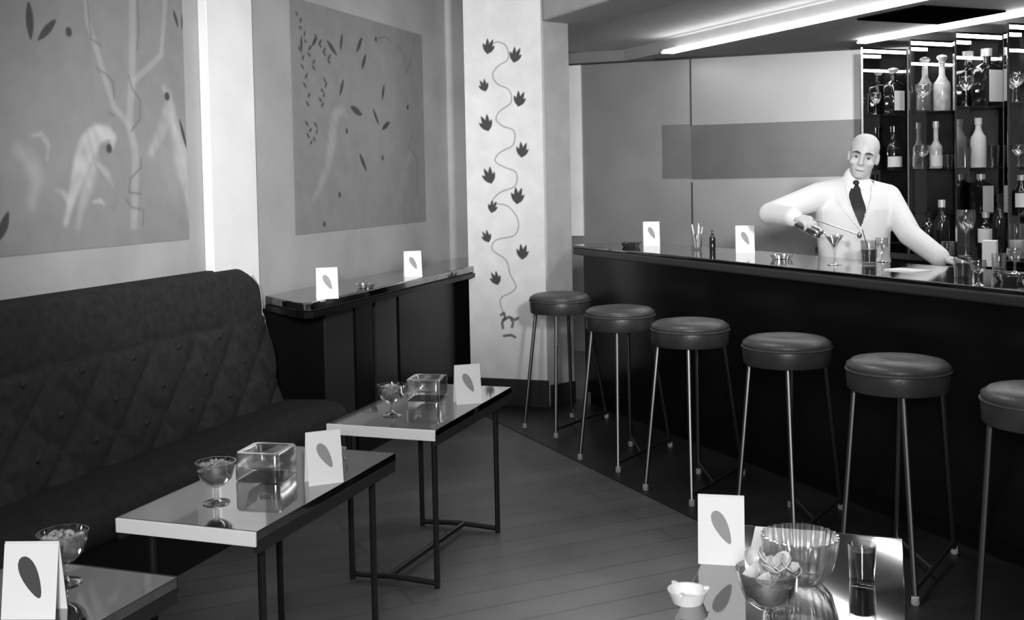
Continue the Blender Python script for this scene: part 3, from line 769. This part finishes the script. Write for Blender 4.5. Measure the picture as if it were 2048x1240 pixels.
# dark beer-coloured tumbler beside it
def tumbler(name, loc, label, cat, h=.09, r=.032, fill=None, group=None, m='glass'):
    t = empty(name, loc, label, cat, group)
    MB().lathe([(0, 0), (r*.82, 0), (r*.86, .004), (r, h), (r-.002, h), (r*.82, .012), (0, .010)], 24).build('glass_body', m, t, smooth=True, angle=45)
    if fill:
        MB().lathe([(0, .0115), (r*.80, .0125), (r*.90, h*fill[0]), (0, h*fill[0])], 20).build('drink', fill[1], t, smooth=True, angle=45)
    return t
tumbler('tumbler', (-.062, 2.435, TH), 'dark filled tumbler beside the fluted bowl on the lower right table', 'glass', .082, .030, (.85, 'drink'))
tag(MB().box((-.235, 2.625, TH+.0025), (.17, .22, .005), .05).build('napkin', 'napkin', bevel=.001), 'white folded napkin flat at the far edge of the lower right table', 'napkin')
def dish(name, loc, label, cat, m, r=.05, h=.022, group=None):
    mb = MB().lathe([(0, 0), (r*.75, 0), (r*.98, h*.9), (r, h), (r*.9, h), (r*.66, .006), (0, .005)], 28)
    # three rests cut as raised nicks on the rim
    for k in range(3):
        a = 2*math.pi*k/3+.4; mb.box((r*.94*math.cos(a), r*.94*math.sin(a), h+.002), (.012, .007, .006), a)
    o = mb.build(name, m, smooth=True, angle=40); o.location = loc
    return tag(o, label, cat, group)
GA = 'ashtrays'
dish('ashtray', (-.405, 2.215, TH), 'white ashtray by the card at the bottom edge of the photo', 'ashtray', 'napkin', .042, .026, GA)
dish('ashtray', (-1.735, 3.115, TH), 'small pale glass ashtray at the far end of the middle table', 'ashtray', 'paleash', .042, .018, GA)
P = atz(738, 577, .93); dish('ashtray', (P.x-.02, P.y, .93), 'pale glass ashtray on the wall counter between its two cards', 'ashtray', 'paleash', .06, .026, GA)
P = atz(1262, 494, 1.06); dish('ashtray', (P.x, P.y, 1.06), 'dark ashtray near the left end of the bar', 'ashtray', 'ashtray', .065, .026, GA)
P = atz(1563, 519, 1.06); dish('ashtray', (P.x, P.y, 1.06), 'pale glass ashtray on the bar right of the middle card', 'ashtray', 'paleash', .062, .026, GA)
P = atz(2018, 563, 1.06); dish('ashtray', (P.x, P.y, 1.06), 'dark ashtray on the bar at the right edge of the photo', 'ashtray', 'ashtray', .06, .024, GA)

def stem_glass(loc, label, h=.15, r=.04, fill=None, group=None, kind='goblet', m='glass'):
    t = empty('stem_glass', loc, label, 'glass', group)
    zb = h*.52
    if kind == 'martini': cup = [(.006, zb), (r*.5, zb+(h-zb)*.5), (r, h), (r-.002, h), (r*.45, zb+(h-zb)*.52), (0, zb+.006)]
    else: cup = [(.006, zb-.004), (r*.70, zb+(h-zb)*.15), (r*1.0, zb+(h-zb)*.55), (r*.90, h), (r*.90-.002, h), (r*.96, zb+(h-zb)*.55), (r*.64, zb+(h-zb)*.18), (0, zb+.006)]
    MB().lathe([(0, 0), (r*.78, 0), (r*.80, .002), (.012, .007), (.0045, .016), (.0045, zb-.012)]+cup, 24).build('glass_body', m, t, smooth=True, angle=50)
    if fill:
        if kind == 'martini': pr = [(0, zb+.007), (r*.43, zb+(h-zb)*.52), (r*.84, h*.93), (0, h*.93)]
        else: pr = [(0, zb+.008), (r*.62, zb+(h-zb)*.19), (r*.93, zb+(h-zb)*.55), (r*.92, zb+(h-zb)*.72), (0, zb+(h-zb)*.72)]
        MB().lathe(pr, 20).build('drink', fill, t, smooth=True, angle=45)
    return t
def onbar(x, y): P = atz(x, y, 1.06); return (P.x, P.y, 1.06)
stem_glass(onbar(1669, 530), 'stemmed cocktail glass with dark drink on the bar before the bartender', .145, .045, 'motif', kind='martini')
t = tumbler('mixing_glass', onbar(1738, 528), 'mixing glass of dark drink with a pouring lip before the white jacket', 'glass', .115, .040, (.62, 'drink'))
MB().tube([(.036, 0, .095), (.060, .004, .088), (.064, .004, .058), (.036, 0, .035)], .005, 8).build('handle', 'glass', t, smooth=True)
MB().tube([(.010, .005, .02), (-.03, .03, .165)], .003, 6).build('stirrer', 'chrome', t, smooth=True)
stem_glass(onbar(1764, 524), 'empty goblet just right of the mixing glass on the bar', .12, .035)
# glass of drinking straws and its dark neighbour
t = tumbler('straw_glass', onbar(1394, 499), 'clear glass holding drinking straws on the bar between two cards', 'glass', .095, .032)
for k in range(5):
    a = 1.3*k; MB().tube([(.012*math.cos(a), .012*math.sin(a), .014), (.034*math.cos(a), .034*math.sin(a), .135+.006*k)], .0032, 6).build('straw', 'card', t, smooth=True)
def bottle(loc, label, h=.30, r=.038, m='bottle', square=False, lab=True, cap='foil', group='bottles behind the bar', neck=.34, labz=(.14, .42), fancy=False, lm='label', face=None):
    t = empty('bottle', loc, label, 'bottle', group, BANG if face is None else face)
    hb = h*(1-neck)
    if square:
        mb = MB(); n = 24
        def sq(rr, z): 
            out = []
            for k in range(n):
                a = 2*math.pi*k/n; c, s_ = math.cos(a), math.sin(a); q = (abs(c)**5+abs(s_)**5)**(-.2); out.append((rr*c*q, rr*s_*q, z))
            return out
        def ci(rr, z): return [(rr*math.cos(2*math.pi*k/n), rr*math.sin(2*math.pi*k/n), z) for k in range(n)]
        R_ = [sq(r*.95, 0), sq(r, .005), sq(r, hb*.93), sq(r*.8, hb), ci(r*.36, hb+.02), ci(r*.34, h*.93), ci(r*.40, h*.94), ci(r*.40, h*.965)]
        vs = [p for q in R_ for p in q]; fs = [tuple(range(n))[::-1], tuple(range((len(R_)-1)*n, len(R_)*n))]
        for i in range(len(R_)-1): fs += [(i*n+k, i*n+(k+1) % n, (i+1)*n+(k+1) % n, (i+1)*n+k) for k in range(n)]
        mb.add(vs, fs)
    else:
        mb = MB().lathe([(0, 0), (r*.92, 0), (r, .006), (r, hb*.86), (r*.92, hb*.95), (r*.62, hb*1.06), (r*.38, hb*1.2), (r*.34, h*.92), (r*.42, h*.93), (r*.42, h*.965), (0, h*.965)], 24)
    b = mb.build('bottle_body', m, t, smooth=True, angle=40)
    if cap:
        if fancy: MB().lathe([(0, h*.955), (r*.42, h*.955), (r*.30, h*.975), (r*.50, h*1.0), (r*.66, h*1.04), (r*.55, h*1.08), (r*.22, h*1.10), (0, h*1.105)], 18).build('stopper', cap, t, smooth=True)
        else: MB().lathe([(r*.40, h*.86), (r*.46, h*.865), (r*.46, h), (0, h)], 16).build('foil_cap', cap, t, smooth=True)
    if lab:
        z0, z1 = h*labz[0], h*labz[1]
        if square: MB().box((0, -r-.0006, (z0+z1)/2), (r*1.6, .0016, z1-z0)).build('label', lm, t)
        else:
            vs = []; n = 14
            for z in (z0, z1): vs += [((r+.0008)*math.cos(math.radians(-180+180*k/(n-1))), (r+.0008)*math.sin(math.radians(-180+180*k/(n-1))), z) for k in range(n)]
            vs += [(x*.985, y*.985, z) for x, y, z in vs]
            fs = []
            for k in range(n-1): fs += [(k, k+1, n+k+1, n+k), (2*n+k+1, 2*n+k, 3*n+k, 3*n+k+1)]
            MB().add(vs, fs).build('label', lm, t, smooth=True)
    return t
bottle(onbar(1425, 500), 'small dark bitters bottle on the bar beside the glass of straws', .12, .018, lab=False, cap=None, group='bottles on the bar')
tumbler('tumbler', onbar(1925, 556), 'short tumbler of dark drink on the bar right of the hand', 'glass', .085, .036, (.7, 'drink'))
stem_glass(onbar(1957, 572), 'bright stemmed glass at the front edge of the bar, far right', .10, .030)
stem_glass(onbar(2030, 548), 'short stemmed glass on the bar behind the dark right-hand ashtray', .11, .034)
tumbler('tumbler', onbar(1998, 541), 'clear tumbler standing at the back of the bar on the far right', 'glass', .075, .032)
P = onbar(1815, 541)
tag(MB().box((P[0], P[1], 1.0625), (.17, .11, .005), BANG+.1).build('napkin', 'napkin', bevel=.001), 'white folded napkin on the bar under the extended arm', 'napkin')

# ================================================================== mirrored bottle bays on the back counter
BH0, BH1 = .951, 2.43
FACE = math.atan2(NB[1], NB[0])            # a bay's front runs along NB and looks along TB
DV = (-.006, .20)                          # depth runs straight back into the wall
def bay(k, s, label):
    c = WB(s, 2.40)
    t = empty('display_bay', (c[0], c[1], BH0), label, 'shelf', 'mirrored bottle bays')
    def q(u, v): return (NB[0]*.44*u+DV[0]*v, NB[1]*.44*u+DV[1]*v)
    def quad(u0, u1, v0, v1): return [q(u0, v0), q(u1, v0), q(u1, v1), q(u0, v1)]
    H = BH1-BH0
    def part(nm, u0, u1, v0, v1, z0, z1, m): return MB().prism(quad(u0, u1, v0, v1), z0, z1).build(nm, m, t)
    part('mirror_back', 0, 1, 1.0, 1.05, 0, H, 'mirror')
    part('side_panel', 0, .02, 0.06, .999, 0, H, 'mirror')
    part('side_panel', .98, 1, 0.06, .999, 0, H, 'black_matt')
    part('top_panel', .021, .979, 0, .999, H-.012, H, 'shade_and_panel_black')
    part('light_tube', .02, .98, .0, .12, H-.036, H-.0125, 'tube2')
    part('rear_light_tube', .03, .97, .90, .97, H-.160, H-.143, 'tube2')
    for z in (1.20, 1.515, 1.93): part('glass_shelf', .021, .979, .05, .995, z-BH0-.005, z-BH0+.005, 'shelf')
    part('front_post', -.02, .02, -.05, .055, 0, H, 'chrome' if k else 'pale')
    return t
BS = (.09, .57, .975, 1.40)
BN = ('first mirrored bay from the left', 'second mirrored bay from the left', 'third mirrored bay from the left', 'mirrored bay at the right edge')
for k, s in enumerate(BS): bay(k, s, ['mirrored bottle bay with a light tube, leftmost and farthest of the row', 'second mirrored bottle bay from the left, with pale bottles', 'third mirrored bottle bay from the left, with a large white-labelled bottle', 'nearest mirrored bottle bay, cut off by the right edge'][k])
def inbay(k, u, d, z):
    x, y = WB(BS[k], 2.40+.44*u)
    return (x+DV[0]*d*17.6, y+DV[1]*d*17.6, z)
Z1, Z2, Z3, Z0 = 1.9351, 1.5201, 1.2051, .9711
GS = 'stemmed glasses in the mirrored bays'; GT = 'tumblers in the mirrored bays'
BF = FACE
def bb(*a, **k): return bottle(*a, face=BF, **k)
# first bay
stem_glass(inbay(0, .30, .024, Z1), 'stemmed glass on the top shelf of the leftmost bay', .17, .045, group=GS)
bb(inbay(0, .70, .027, Z1), 'dark square bottle with a figured pale stopper, top shelf of the leftmost bay', .33, .062, square=True, lab=True, fancy=True, neck=.26, labz=(.10, .55))
bb(inbay(0, .70, .026, Z2), 'dark slope-shouldered bottle with a low pale label, middle shelf of the leftmost bay', .33, .060, labz=(.06, .30), neck=.45, cap='bottle')
bb(inbay(0, .28, .026, Z3), 'dark bottle behind the bartender\'s shoulder in the leftmost bay', .28, .050, lab=False, cap='bottle')
# second bay
stem_glass(inbay(1, .28, .024, Z1), 'wide stemmed glass on the top shelf of the second bay', .19, .055, group=GS)
bb(inbay(1, .70, .026, Z1), 'tall pale decanter on the top shelf of the second bay', .37, .060, m='bottle_pale', lab=False, fancy=True, neck=.42, cap='bottle_pale')
stem_glass(inbay(1, .26, .024, Z2), 'stemmed glass on the middle shelf of the second bay', .17, .050, group=GS)
bb(inbay(1, .56, .026, Z2), 'slender pale-necked bottle on the middle shelf of the second bay', .34, .045, m='bottle_pale', neck=.5, labz=(.05, .28))
tumbler('tumbler', inbay(1, .82, .022, Z2), 'tumbler at the right of the middle shelf in the second bay', 'glass', .10, .04, group=GT)
# third bay
stem_glass(inbay(2, .24, .024, Z1), 'large goblet on the top shelf of the third bay', .21, .055, group=GS)
bb(inbay(2, .68, .026, Z1), 'big square dark bottle with a broad white label, top shelf of the third bay', .40, .080, square=True, labz=(.08, .62), neck=.30)
bb(inbay(2, .50, .026, Z2), 'tall white stone bottle on the middle shelf of the third bay', .34, .052, m='label', lab=False, cap='label', neck=.35)
tumbler('tumbler', inbay(2, .22, .02, Z2), 'tumbler left of the white bottle in the third bay', 'glass', .14, .042, group=GT)
tumbler('tumbler', inbay(2, .80, .024, Z2), 'wide tumbler right of the white bottle in the third bay', 'glass', .15, .052, group=GT)
bb(inbay(2, .55, .026, Z3), 'broad bottle with a tall white label on the lower shelf of the third bay', .27, .062, square=True, labz=(.02, .70), neck=.25)
# fourth bay
stem_glass(inbay(3, .20, .022, Z1), 'goblet on the top shelf of the rightmost bay, nearest its left post', .19, .055, group=GS)
stem_glass(inbay(3, .56, .026, Z1), 'second goblet on the top shelf of the rightmost bay', .20, .055, group=GS)
stem_glass(inbay(3, .24, .024, Z2), 'low stemmed glass on the middle shelf of the rightmost bay', .14, .050, group=GS)
bb(inbay(3, .30, .026, Z3), 'dark bottle with a square white label on the lower shelf of the rightmost bay', .26, .055, labz=(.2, .55))
# standing on the back counter, in front of the bays
def oncounter(x, y): P = atz(x, y, .95); return (P.x, P.y, .9501)
GBK = 'bottles behind the bar'
for (x, y), lab, kw in (
    ((1884, 508), 'dark round bottle with a pale tilted cap on the back counter, left of the row', dict(h=.36, r=.050, lab=False)),
    ((1858, 500), 'short dark bottle on the back counter close to the bartender\'s left sleeve', dict(h=.27, r=.045, lab=False, cap='bottle')),
    ((1999, 512), 'tall dark bottle on the back counter before the post of the rightmost bay', dict(h=.40, r=.042, lab=False, cap='bottle')),
    ((1972, 505), 'dark bottle with a pale square label on the back counter under the third bay', dict(h=.27, r=.050, labz=(.25, .6))),
):
    bottle(oncounter(x, y), lab, group=GBK, **kw)
tumbler('tumbler', oncounter(1896, 518), 'frosted tumbler at the front of the back counter, above the outstretched hand', 'glass', .11, .042, m='paleash')
stem_glass(oncounter(1932, 512), 'tall goblet on the back counter between the dark bottles', .30, .060)
tag(MB().box((0, 0, .075), (.075, .06, .15)).build('carton', 'label', bevel=.003), 'upright white carton on the back counter at the right of the bar', 'box')
o = COL.objects['carton']; P = oncounter(1980, 533); o.location = P; o.rotation_euler = (0, 0, -.25)
t = tumbler('tumbler', oncounter(2034, 520), 'tumbler holding a dark label on the back counter at the right edge', 'glass', .22, .050, (.55, 'label'))

# ================================================================== the bartender
DG = None
def remeshed(mb, name, m, voxel, smooth=6, parent=None):
    me = mb.mesh(name)
    bm = bmesh.new(); bm.from_mesh(me); bmesh.ops.recalc_face_normals(bm, faces=bm.faces); bm.to_mesh(me); bm.free()
    o = bpy.data.objects.new(name, me); COL.objects.link(o)
    r = o.modifiers.new('r', 'REMESH'); r.mode = 'VOXEL'; r.voxel_size = voxel
    if smooth:
        q = o.modifiers.new('s', 'SMOOTH'); q.iterations = smooth; q.factor = .5
    bpy.context.view_layer.update()
    dg = bpy.context.evaluated_depsgraph_get()
    me2 = bpy.data.meshes.new_from_object(o.evaluated_get(dg))
    o.modifiers.clear(); o.data = me2; bpy.data.meshes.remove(me)
    me2.name = name; me2.materials.clear(); me2.materials.append(MT[m])
    me2.polygons.foreach_set('use_smooth', [True]*len(me2.polygons))
    return o
BX = J(1712, 500, 5.78); BASE = Vector((BX.x, BX.y, 0))
TO = Vector((-BX.x, -BX.y, 0)).normalized()       # towards the viewer
LF = Vector((-TO.y, TO.x, 0))                      # to the photo's right
if LF.dot(RGT) < 0: LF = -LF
UP = Vector((0, 0, 1))
man = empty('person', BASE, 'bald bartender in a white jacket and black tie pouring behind the bar', 'person')
# joints
pel = J(1716, 585, 5.80); bel = J(1708, 515, 5.79); che = J(1706, 440, 5.78); sh = J(1706, 392, 5.80); nk = J(1711, 352, 5.80)
hd = J(1727, 313, 5.74)
rS, rE, rW = J(1640, 392, 5.80), J(1540, 428, 5.70), J(1586, 434, 5.49)
lS, lE, lW = J(1774, 396, 5.80), J(1820, 470, 5.60), J(1878, 514, 5.36)
tilt = math.radians(11)
hu = (UP*math.cos(tilt)+LF*math.sin(tilt)-TO*-.10).normalized()   # head up axis, nodding a little
hf = (TO*1-UP*.16-LF*.10).normalized(); hf = (hf-hu*hf.dot(hu)).normalized()
hl = hu.cross(hf); hl = hl if hl.dot(LF) > 0 else -hl
def H(x, y, z): return hd+hl*x+hf*y+hu*z      # head frame, metres
HB = (hl, hf, hu)
def torso(mb, g=0.0):
    mb.loft([(pel-UP*.10, LF*(.17+g), TO*(.120+g)), (pel, LF*(.175+g), TO*(.125+g)), (bel, LF*(.165+g), TO*(.125+g)), (che-UP*.03, LF*(.175+g), TO*(.128+g)),
             (che+UP*.06, LF*(.185+g), TO*(.125+g)), (sh+UP*.005, LF*(.170+g), TO*(.100+g)), (sh+UP*.055, LF*(.105+g), TO*(.075+g)), (nk+UP*.00, LF*(.060+g*.3), TO*(.062+g*.3))], 28)
def arms(mb, g=0.0, cuff=0.0):
    for S, E_, W_ in ((rS, rE, rW), (lS, lE, lW)):
        mb.cone(S, E_, .062+g, .047+g); mb.cone(E_, W_, .046+g, .029+g*.9+cuff)
        mb.cone(sh+(S-sh)*.45+UP*.01, S, .070+g, .062+g)
def limb_legs(mb, g=0.0):
    for sd in (-1, 1):
        hip = pel+LF*(.085*sd)-UP*.06; kn = BASE+LF*(.10*sd)+TO*.0+UP*.48; ank = BASE+LF*(.11*sd)-TO*.05+UP*.09
        mb.cone(hip, kn, .088+g, .056+g); mb.cone(kn, ank, .056+g, .038+g*1.3)
body = MB(); torso(body); arms(body); limb_legs(body)
for sd in (-1, 1):
    a = BASE+LF*(.11*sd)-TO*.05; body.cone(a+UP*.045-TO*.03, a+UP*.032+TO*.14, .040, .030)
body.cone(nk-UP*.05, hd-hu*.06-hf*.01, .060, .056)
# head: cranium, face, jaw, brow, nose, cheeks, ears
HS = ((-.116, .016, .066, .040), (-.108, .030, .080, .010), (-.090, .043, .086, -.025), (-.062, .055, .086, -.055), (-.032, .063, .087, -.078), (.0, .069, .085, -.093), (.030, .0735, .090, -.100), (.060, .074, .085, -.098), (.088, .065, .068, -.084), (.108, .047, .042, -.060), (.118, .028, .018, -.034), (.122, .010, .0, -.012))
body.loft([(H(0, (f_+b_)/2, z_), hl*w_, hf*((f_-b_)/2)) for z_, w_, f_, b_ in HS], 28)
for sd in (-1, 1):
    body.ball(H(.040*sd, .064, -.028), (.022, .018, .020), basis=HB)
    body.cone(H(.008*sd, .083, .024), H(.050*sd, .062, .022), .010, .009)
    body.ball(H(.074*sd, -.006, -.006), (.010, .020, .032), basis=HB)
    body.ball(H(.011*sd, .092, -.034), (.010, .010, .008), basis=HB)
body.cone(H(0, .080, .018), H(0, .102, -.030), .009, .012)
body.cone(H(-.014, .079, -.063), H(.014, .079, -.063), .008, .008)
body.cone(H(-.012, .078, -.075), H(.012, .078, -.075), .009, .009)
# hands
def hand(mb, wr, palm_dir, back_n, thumb_side, curls, spread, thumb):
    """palm box of capsules, then four fingers of three bones each and a thumb"""
    d = palm_dir.normalized(); nrm = (back_n-d*back_n.dot(d)).normalized(); sd = d.cross(nrm)
    if sd.dot(thumb_side) < 0: sd = -sd
    mb.cone(wr, wr+d*.025, .026, .026)
    roots = []
    for k, off in enumerate((.030, .010, -.010, -.029)):
        root = wr+d*(.088-.004*abs(k-1))+sd*off; roots.append(root)
        mb.cone(wr+d*.018+sd*off*.72, root, .0145, .0125)
    for k, (L, root) in enumerate(zip((.070, .078, .073, .058), roots)):
        a = 0; p = root; q = d+sd*spread[k]
        for j, (fr, r0, r1) in enumerate(((.46, .0100, .0092), (.31, .0092, .0084), (.23, .0084, .0072))):
            a += curls[k]*(0.75, 1.0, .8)[j]
            dr = (q*math.cos(a)-nrm*math.sin(a)).normalized(); e = p+dr*(L*fr)
            mb.cone(p, e, r0, r1, 10); p = e
    p = wr+d*.022+sd*.022
    for j, (dx, ds, dn, L, r0, r1) in enumerate(thumb):
        dr = (d*dx+sd*ds+nrm*dn).normalized(); e = p+dr*L
        mb.cone(p, e, r0, r1, 10); p = e
# right hand grips the shaker in front of the body; the left rests flat on the bar
rdir = (rW-rE).normalized()*.85+LF*.45-UP*.12; rdir.normalize()
ax = (LF*.88-UP*.40+TO*.10).normalized()
SHA = rW+rdir*.082-UP*.040-ax*.045
hand(body, rW, rdir, UP*1.0+TO*.25, LF, (.70, .74, .78, .82), (.10, .03, -.03, -.10), ((.5, .8, -.25, .040, .0145, .0125), (.75, .35, -.45, .034, .0120, .0105), (.85, -.1, -.5, .026, .0105, .0085)))
ldir = Vector((J(1925, 521, 5.32)-lW).to_tuple()); lpt = lW.copy()
ldir.z = -.02
hand(body, lW, ldir, UP, TO, (.16, .14, .15, .18), (.16, .04, -.06, -.18), ((.55, .8, -.2, .042, .0145, .0125), (.8, .5, -.12, .034, .0120, .0105), (.9, .3, -.08, .026, .0105, .0085)))
bo_ = remeshed(body, 'body', 'skin', .0045, 5)
# eye sockets pressed in, then eyes set in them
me = bo_.data; n_ = len(me.vertices); co = np.empty(n_*3, 'f'); me.vertices.foreach_get('co', co); co = co.reshape(-1, 3)
for sd in (-1, 1):
    c = np.array(H(.031*sd, .082, .004)); dd = np.linalg.norm(co-c, axis=1)
    co -= np.array(hf)[None]*(.013*np.exp(-(dd/.016)**2))[:, None]
me.vertices.foreach_set('co', co.ravel()); me.update()
bo_.parent = man; bo_.location = -BASE
def kid(mb, nm, m, par=man, **k):
    o = mb.build(nm, m, par, smooth=True, **k); o.location = -BASE if par is man else Vector((0, 0, 0)); return o
for sd in (-1, 1):
    e = kid(MB().ball(H(.031*sd, .066, .004), .0125, n=16, m=10), 'eye', 'eye')
    kid(MB().ball(H(.031*sd, .0755, .001), .0062, n=12, m=8), 'iris', 'iris', e)
    kid(MB().tube([H(.012*sd, .092, .022), H(.030*sd, .088, .028), H(.050*sd, .072, .022)], [.004, .0055, .003], 8), 'eyebrow', 'brow')
kid(MB().tube([H(-.024, .079, -.067), H(-.012, .0885, -.069), H(0, .0915, -.069), H(.012, .0885, -.069), H(.024, .079, -.067)], [.0015, .0028, .003, .0028, .0015], 8), 'mouth', 'lip')
# trousers and shoes
tr = MB(); limb_legs(tr, .018); tr.loft([(pel-UP*.16, LF*.18, TO*.13), (pel+UP*.04, LF*.185, TO*.135)], 24)
o = remeshed(tr, 'trousers', 'trousers', .012, 4); o.parent = man; o.location = -BASE
for sd in (-1, 1):
    a = BASE+LF*(.11*sd)-TO*.05; sm_ = MB(); sm_.cone(a+UP*.05-TO*.04, a+UP*.046+TO*.15, .050, .042)
    sm_.cone(a+UP*.05-TO*.04, a+UP*.11-TO*.02, .05, .045)
    o = remeshed(sm_, 'shoe', 'tie', .010, 3)
    for v in o.data.vertices: v.co.z = max(v.co.z, .0005)
    o.parent = man; o.location = -BASE
# shirt under the jacket
shm = MB(); torso(shm, .008); shm.cone(nk-UP*.05, nk-UP*.012, .070, .066)
so_ = remeshed(shm, 'shirt', 'shirt', .009, 4)
# jacket: inflated torso and sleeves, opened in a deep V
jk = MB(); torso(jk, .018); arms(jk, .014, .010)
jk.loft([(pel-UP*.20, LF*.205, TO*.150), (pel, LF*.198, TO*.148), (bel, LF*.186, TO*.146)], 28)
jo = remeshed(jk, 'jacket', 'jacket', .0075, 5)
me = jo.data
bvs = BVHTree.FromObject(so_, bpy.context.evaluated_depsgraph_get()); bvj = BVHTree.FromObject(jo, bpy.context.evaluated_depsgraph_get())
VP = [(1684, 346), (1752, 344), (1745, 385), (1721, 458), (1700, 415), (1692, 380)]
def inside(x, y, poly):
    c = False; j = len(poly)-1
    for i in range(len(poly)):
        (xi, yi), (xj, yj) = poly[i], poly[j]
        if (yi > y) != (yj > y) and x < (xj-xi)*(y-yi)/(yj-yi)+xi: c = not c
        j = i
    return c
bm = bmesh.new(); bm.from_mesh(me); kill = []
shc = sh
for f in bm.faces:
    c = f.calc_center_median()
    if (c-shc).dot(TO) < -.02: 
        if (c-nk).length < .085: kill.append(f)
        continue
    x, y, w = proj(c)
    if inside(x, y, VP) or (c-nk).length < .072: kill.append(f)
    elif min((c-rW).length, (c-lW).length) < .034: kill.append(f)
bmesh.ops.delete(bm, geom=kill, context='FACES'); bm.to_mesh(me); bm.free()
sd_ = jo.modifiers.new('thickness', 'SOLIDIFY'); sd_.thickness = .005; sd_.offset = -1
jo.parent = man; jo.location = -BASE
so_.parent = man; so_.location = -BASE
def hug(bv, pts, lift, n=1):
    """points on a garment, looked up along the sight line and lifted clear of it"""
    out = []
    for x, y in pts:
        d = ray(x, y).normalized(); h = bv.ray_cast(EYE, d)
        p = h[0] if h[0] is not None else J(x, y, 5.70)
        out.append(p-d*lift)
    return out
def dense(poly, k=5):
    o = []
    for i in range(len(poly)):
        a, b = poly[i], poly[(i+1) % len(poly)]
        o += [(a[0]+(b[0]-a[0])*t/k, a[1]+(b[1]-a[1])*t/k) for t in range(k)]
    return o
def patch(bv, left, right, lift, th, nm, m, k=10):
    """cloth strip between two outline curves, draped on a garment"""
    def along(c, t):
        L = t*(len(c)-1); i = min(int(L), len(c)-2); q = L-i
        return (c[i][0]+(c[i+1][0]-c[i][0])*q, c[i][1]+(c[i+1][1]-c[i][1])*q)
    g = []; mcol = 5
    for i in range(k+1):
        a, b = along(left, i/k), along(right, i/k)
        g += hug(bv, [(a[0]+(b[0]-a[0])*j/(mcol-1), a[1]+(b[1]-a[1])*j/(mcol-1)) for j in range(mcol)], lift)
    back = [p+ray(1712, 420).normalized()*th for p in g]; n = len(g); fs = []
    for i in range(k):
        for j in range(mcol-1):
            a = i*mcol+j; fs += [(a, a+1, a+mcol+1, a+mcol), (n+a, n+a+mcol, n+a+mcol+1, n+a+1)]
    for i in range(k):
        for a, b in ((i*mcol, (i+1)*mcol), ((i+1)*mcol+mcol-1, i*mcol+mcol-1)): fs.append((a, b, n+b, n+a))
    for j in range(mcol-1):
        a = j; fs.append((a+1, a, n+a, n+a+1)); a = k*mcol+j; fs.append((a, a+1, n+a+1, n+a))
    return kid(MB().add(g, fs) if False else MB().add(g+back, fs), nm, m)
patch(bvj, [(1688, 364), (1692, 384), (1699, 415), (1716, 456)], [(1674, 368), (1672, 394), (1686, 420), (1721, 462)], .007, .006, 'lapel', 'jacket')
patch(bvj, [(1742, 368), (1744, 386), (1736, 420), (1724, 456)], [(1755, 374), (1762, 394), (1750, 424), (1721, 462)], .007, .006, 'lapel', 'jacket')
patch(bvs, [(1706, 366), (1697, 390), (1704, 415), (1720, 452)], [(1718, 366), (1724, 392), (1733, 418), (1724, 452)], .006, .004, 'tie', 'tie')
kn = hug(bvs, [(1712, 366)], .008)[0]
kid(MB().ball(kn, (.017, .012, .016), n=12, m=8), 'tie_knot', 'tie')
patch(bvs, [(1692, 360), (1694, 368), (1700, 376)], [(1711, 364), (1711, 368), (1706, 377)], .010, .004, 'collar', 'shirt', 6)
patch(bvs, [(1738, 360), (1736, 368), (1730, 378)], [(1714, 364), (1716, 369), (1722, 379)], .010, .004, 'collar', 'shirt', 6)
for q in ((1720, 470), (1722, 500)):
    p = hug(bvj, [q], .003)[0]; kid(MB().ball(p, (.010, .005, .010), n=12, m=6, basis=(LF, TO, UP)), 'button', 'jacket')
kid(MB().tube([rW-(rW-rE).normalized()*.0, rW-(rW-rE).normalized()*-.012], .034, 18), 'cuff', 'tie')
kid(MB().tube([lW, lW+(lW-lE).normalized()*.012], .033, 18), 'cuff', 'shirt')
# what he holds
def along_axis(o_, a, prof, n=24):
    vs = []; fs = []
    b = a.orthogonal().normalized(); c = a.cross(b)
    for r_, t in prof: vs += [o_+a*t+(b*math.cos(2*math.pi*k/n)+c*math.sin(2*math.pi*k/n))*max(r_, .0004) for k in range(n)]
    for i in range(len(prof)-1): fs += [(i*n+k, i*n+(k+1) % n, (i+1)*n+(k+1) % n, (i+1)*n+k) for k in range(n)]
    fs += [tuple(range(n))[::-1], tuple(range((len(prof)-1)*n, len(prof)*n))]
    return MB().add(vs, fs)
shk = empty('cocktail_shaker', SHA, 'silver cocktail shaker tipped in the bartender\'s right hand', 'shaker')
o = along_axis(Vector((0, 0, 0)), ax, [(0, -.01), (.019, -.008), (.021, 0), (.025, .06), (.028, .095), (.028, .100)]).build('shaker_cup', 'chrome', shk, smooth=True)
o = along_axis(Vector((0, 0, 0)), ax, [(.0275, .1005), (.029, .102), (.028, .113), (.022, .128), (.014, .134), (.013, .146), (0, .149)]).build('shaker_lid', 'chrome', shk, smooth=True)
s1, s2 = rW+rdir*.100+LF*.020+UP*.004, J(1719, 470, 5.30)
sp = empty('bar_spoon', s1, 'long thin bar spoon slanting down from the bartender\'s right hand', 'spoon')
MB().tube([(0, 0, 0), s2-s1], .0032, 8).build('spoon_shaft', 'chrome', sp, smooth=True)
MB().ball(s2-s1, (.012, .007, .018), n=12, m=8).build('spoon_bowl', 'chrome', sp, smooth=True)
print('pen', [(round((v.co.x-P0[0])*NB[0]+(v.co.y-P0[1])*NB[1],3), round(v.co.z,3)) for o_ in (bo_, jo, COL.objects['trousers']) for v in [min((v for v in o_.data.vertices if v.co.z < 1.04), key=lambda v: (v.co.x-P0[0])*NB[0]+(v.co.y-P0[1])*NB[1])]]); print('hand z', min((v.co.z for v in bo_.data.vertices if (v.co-lW).length < .2 and v.co.x > lW.x+.05), default=None), 'lW', lW, 'rW', rW)
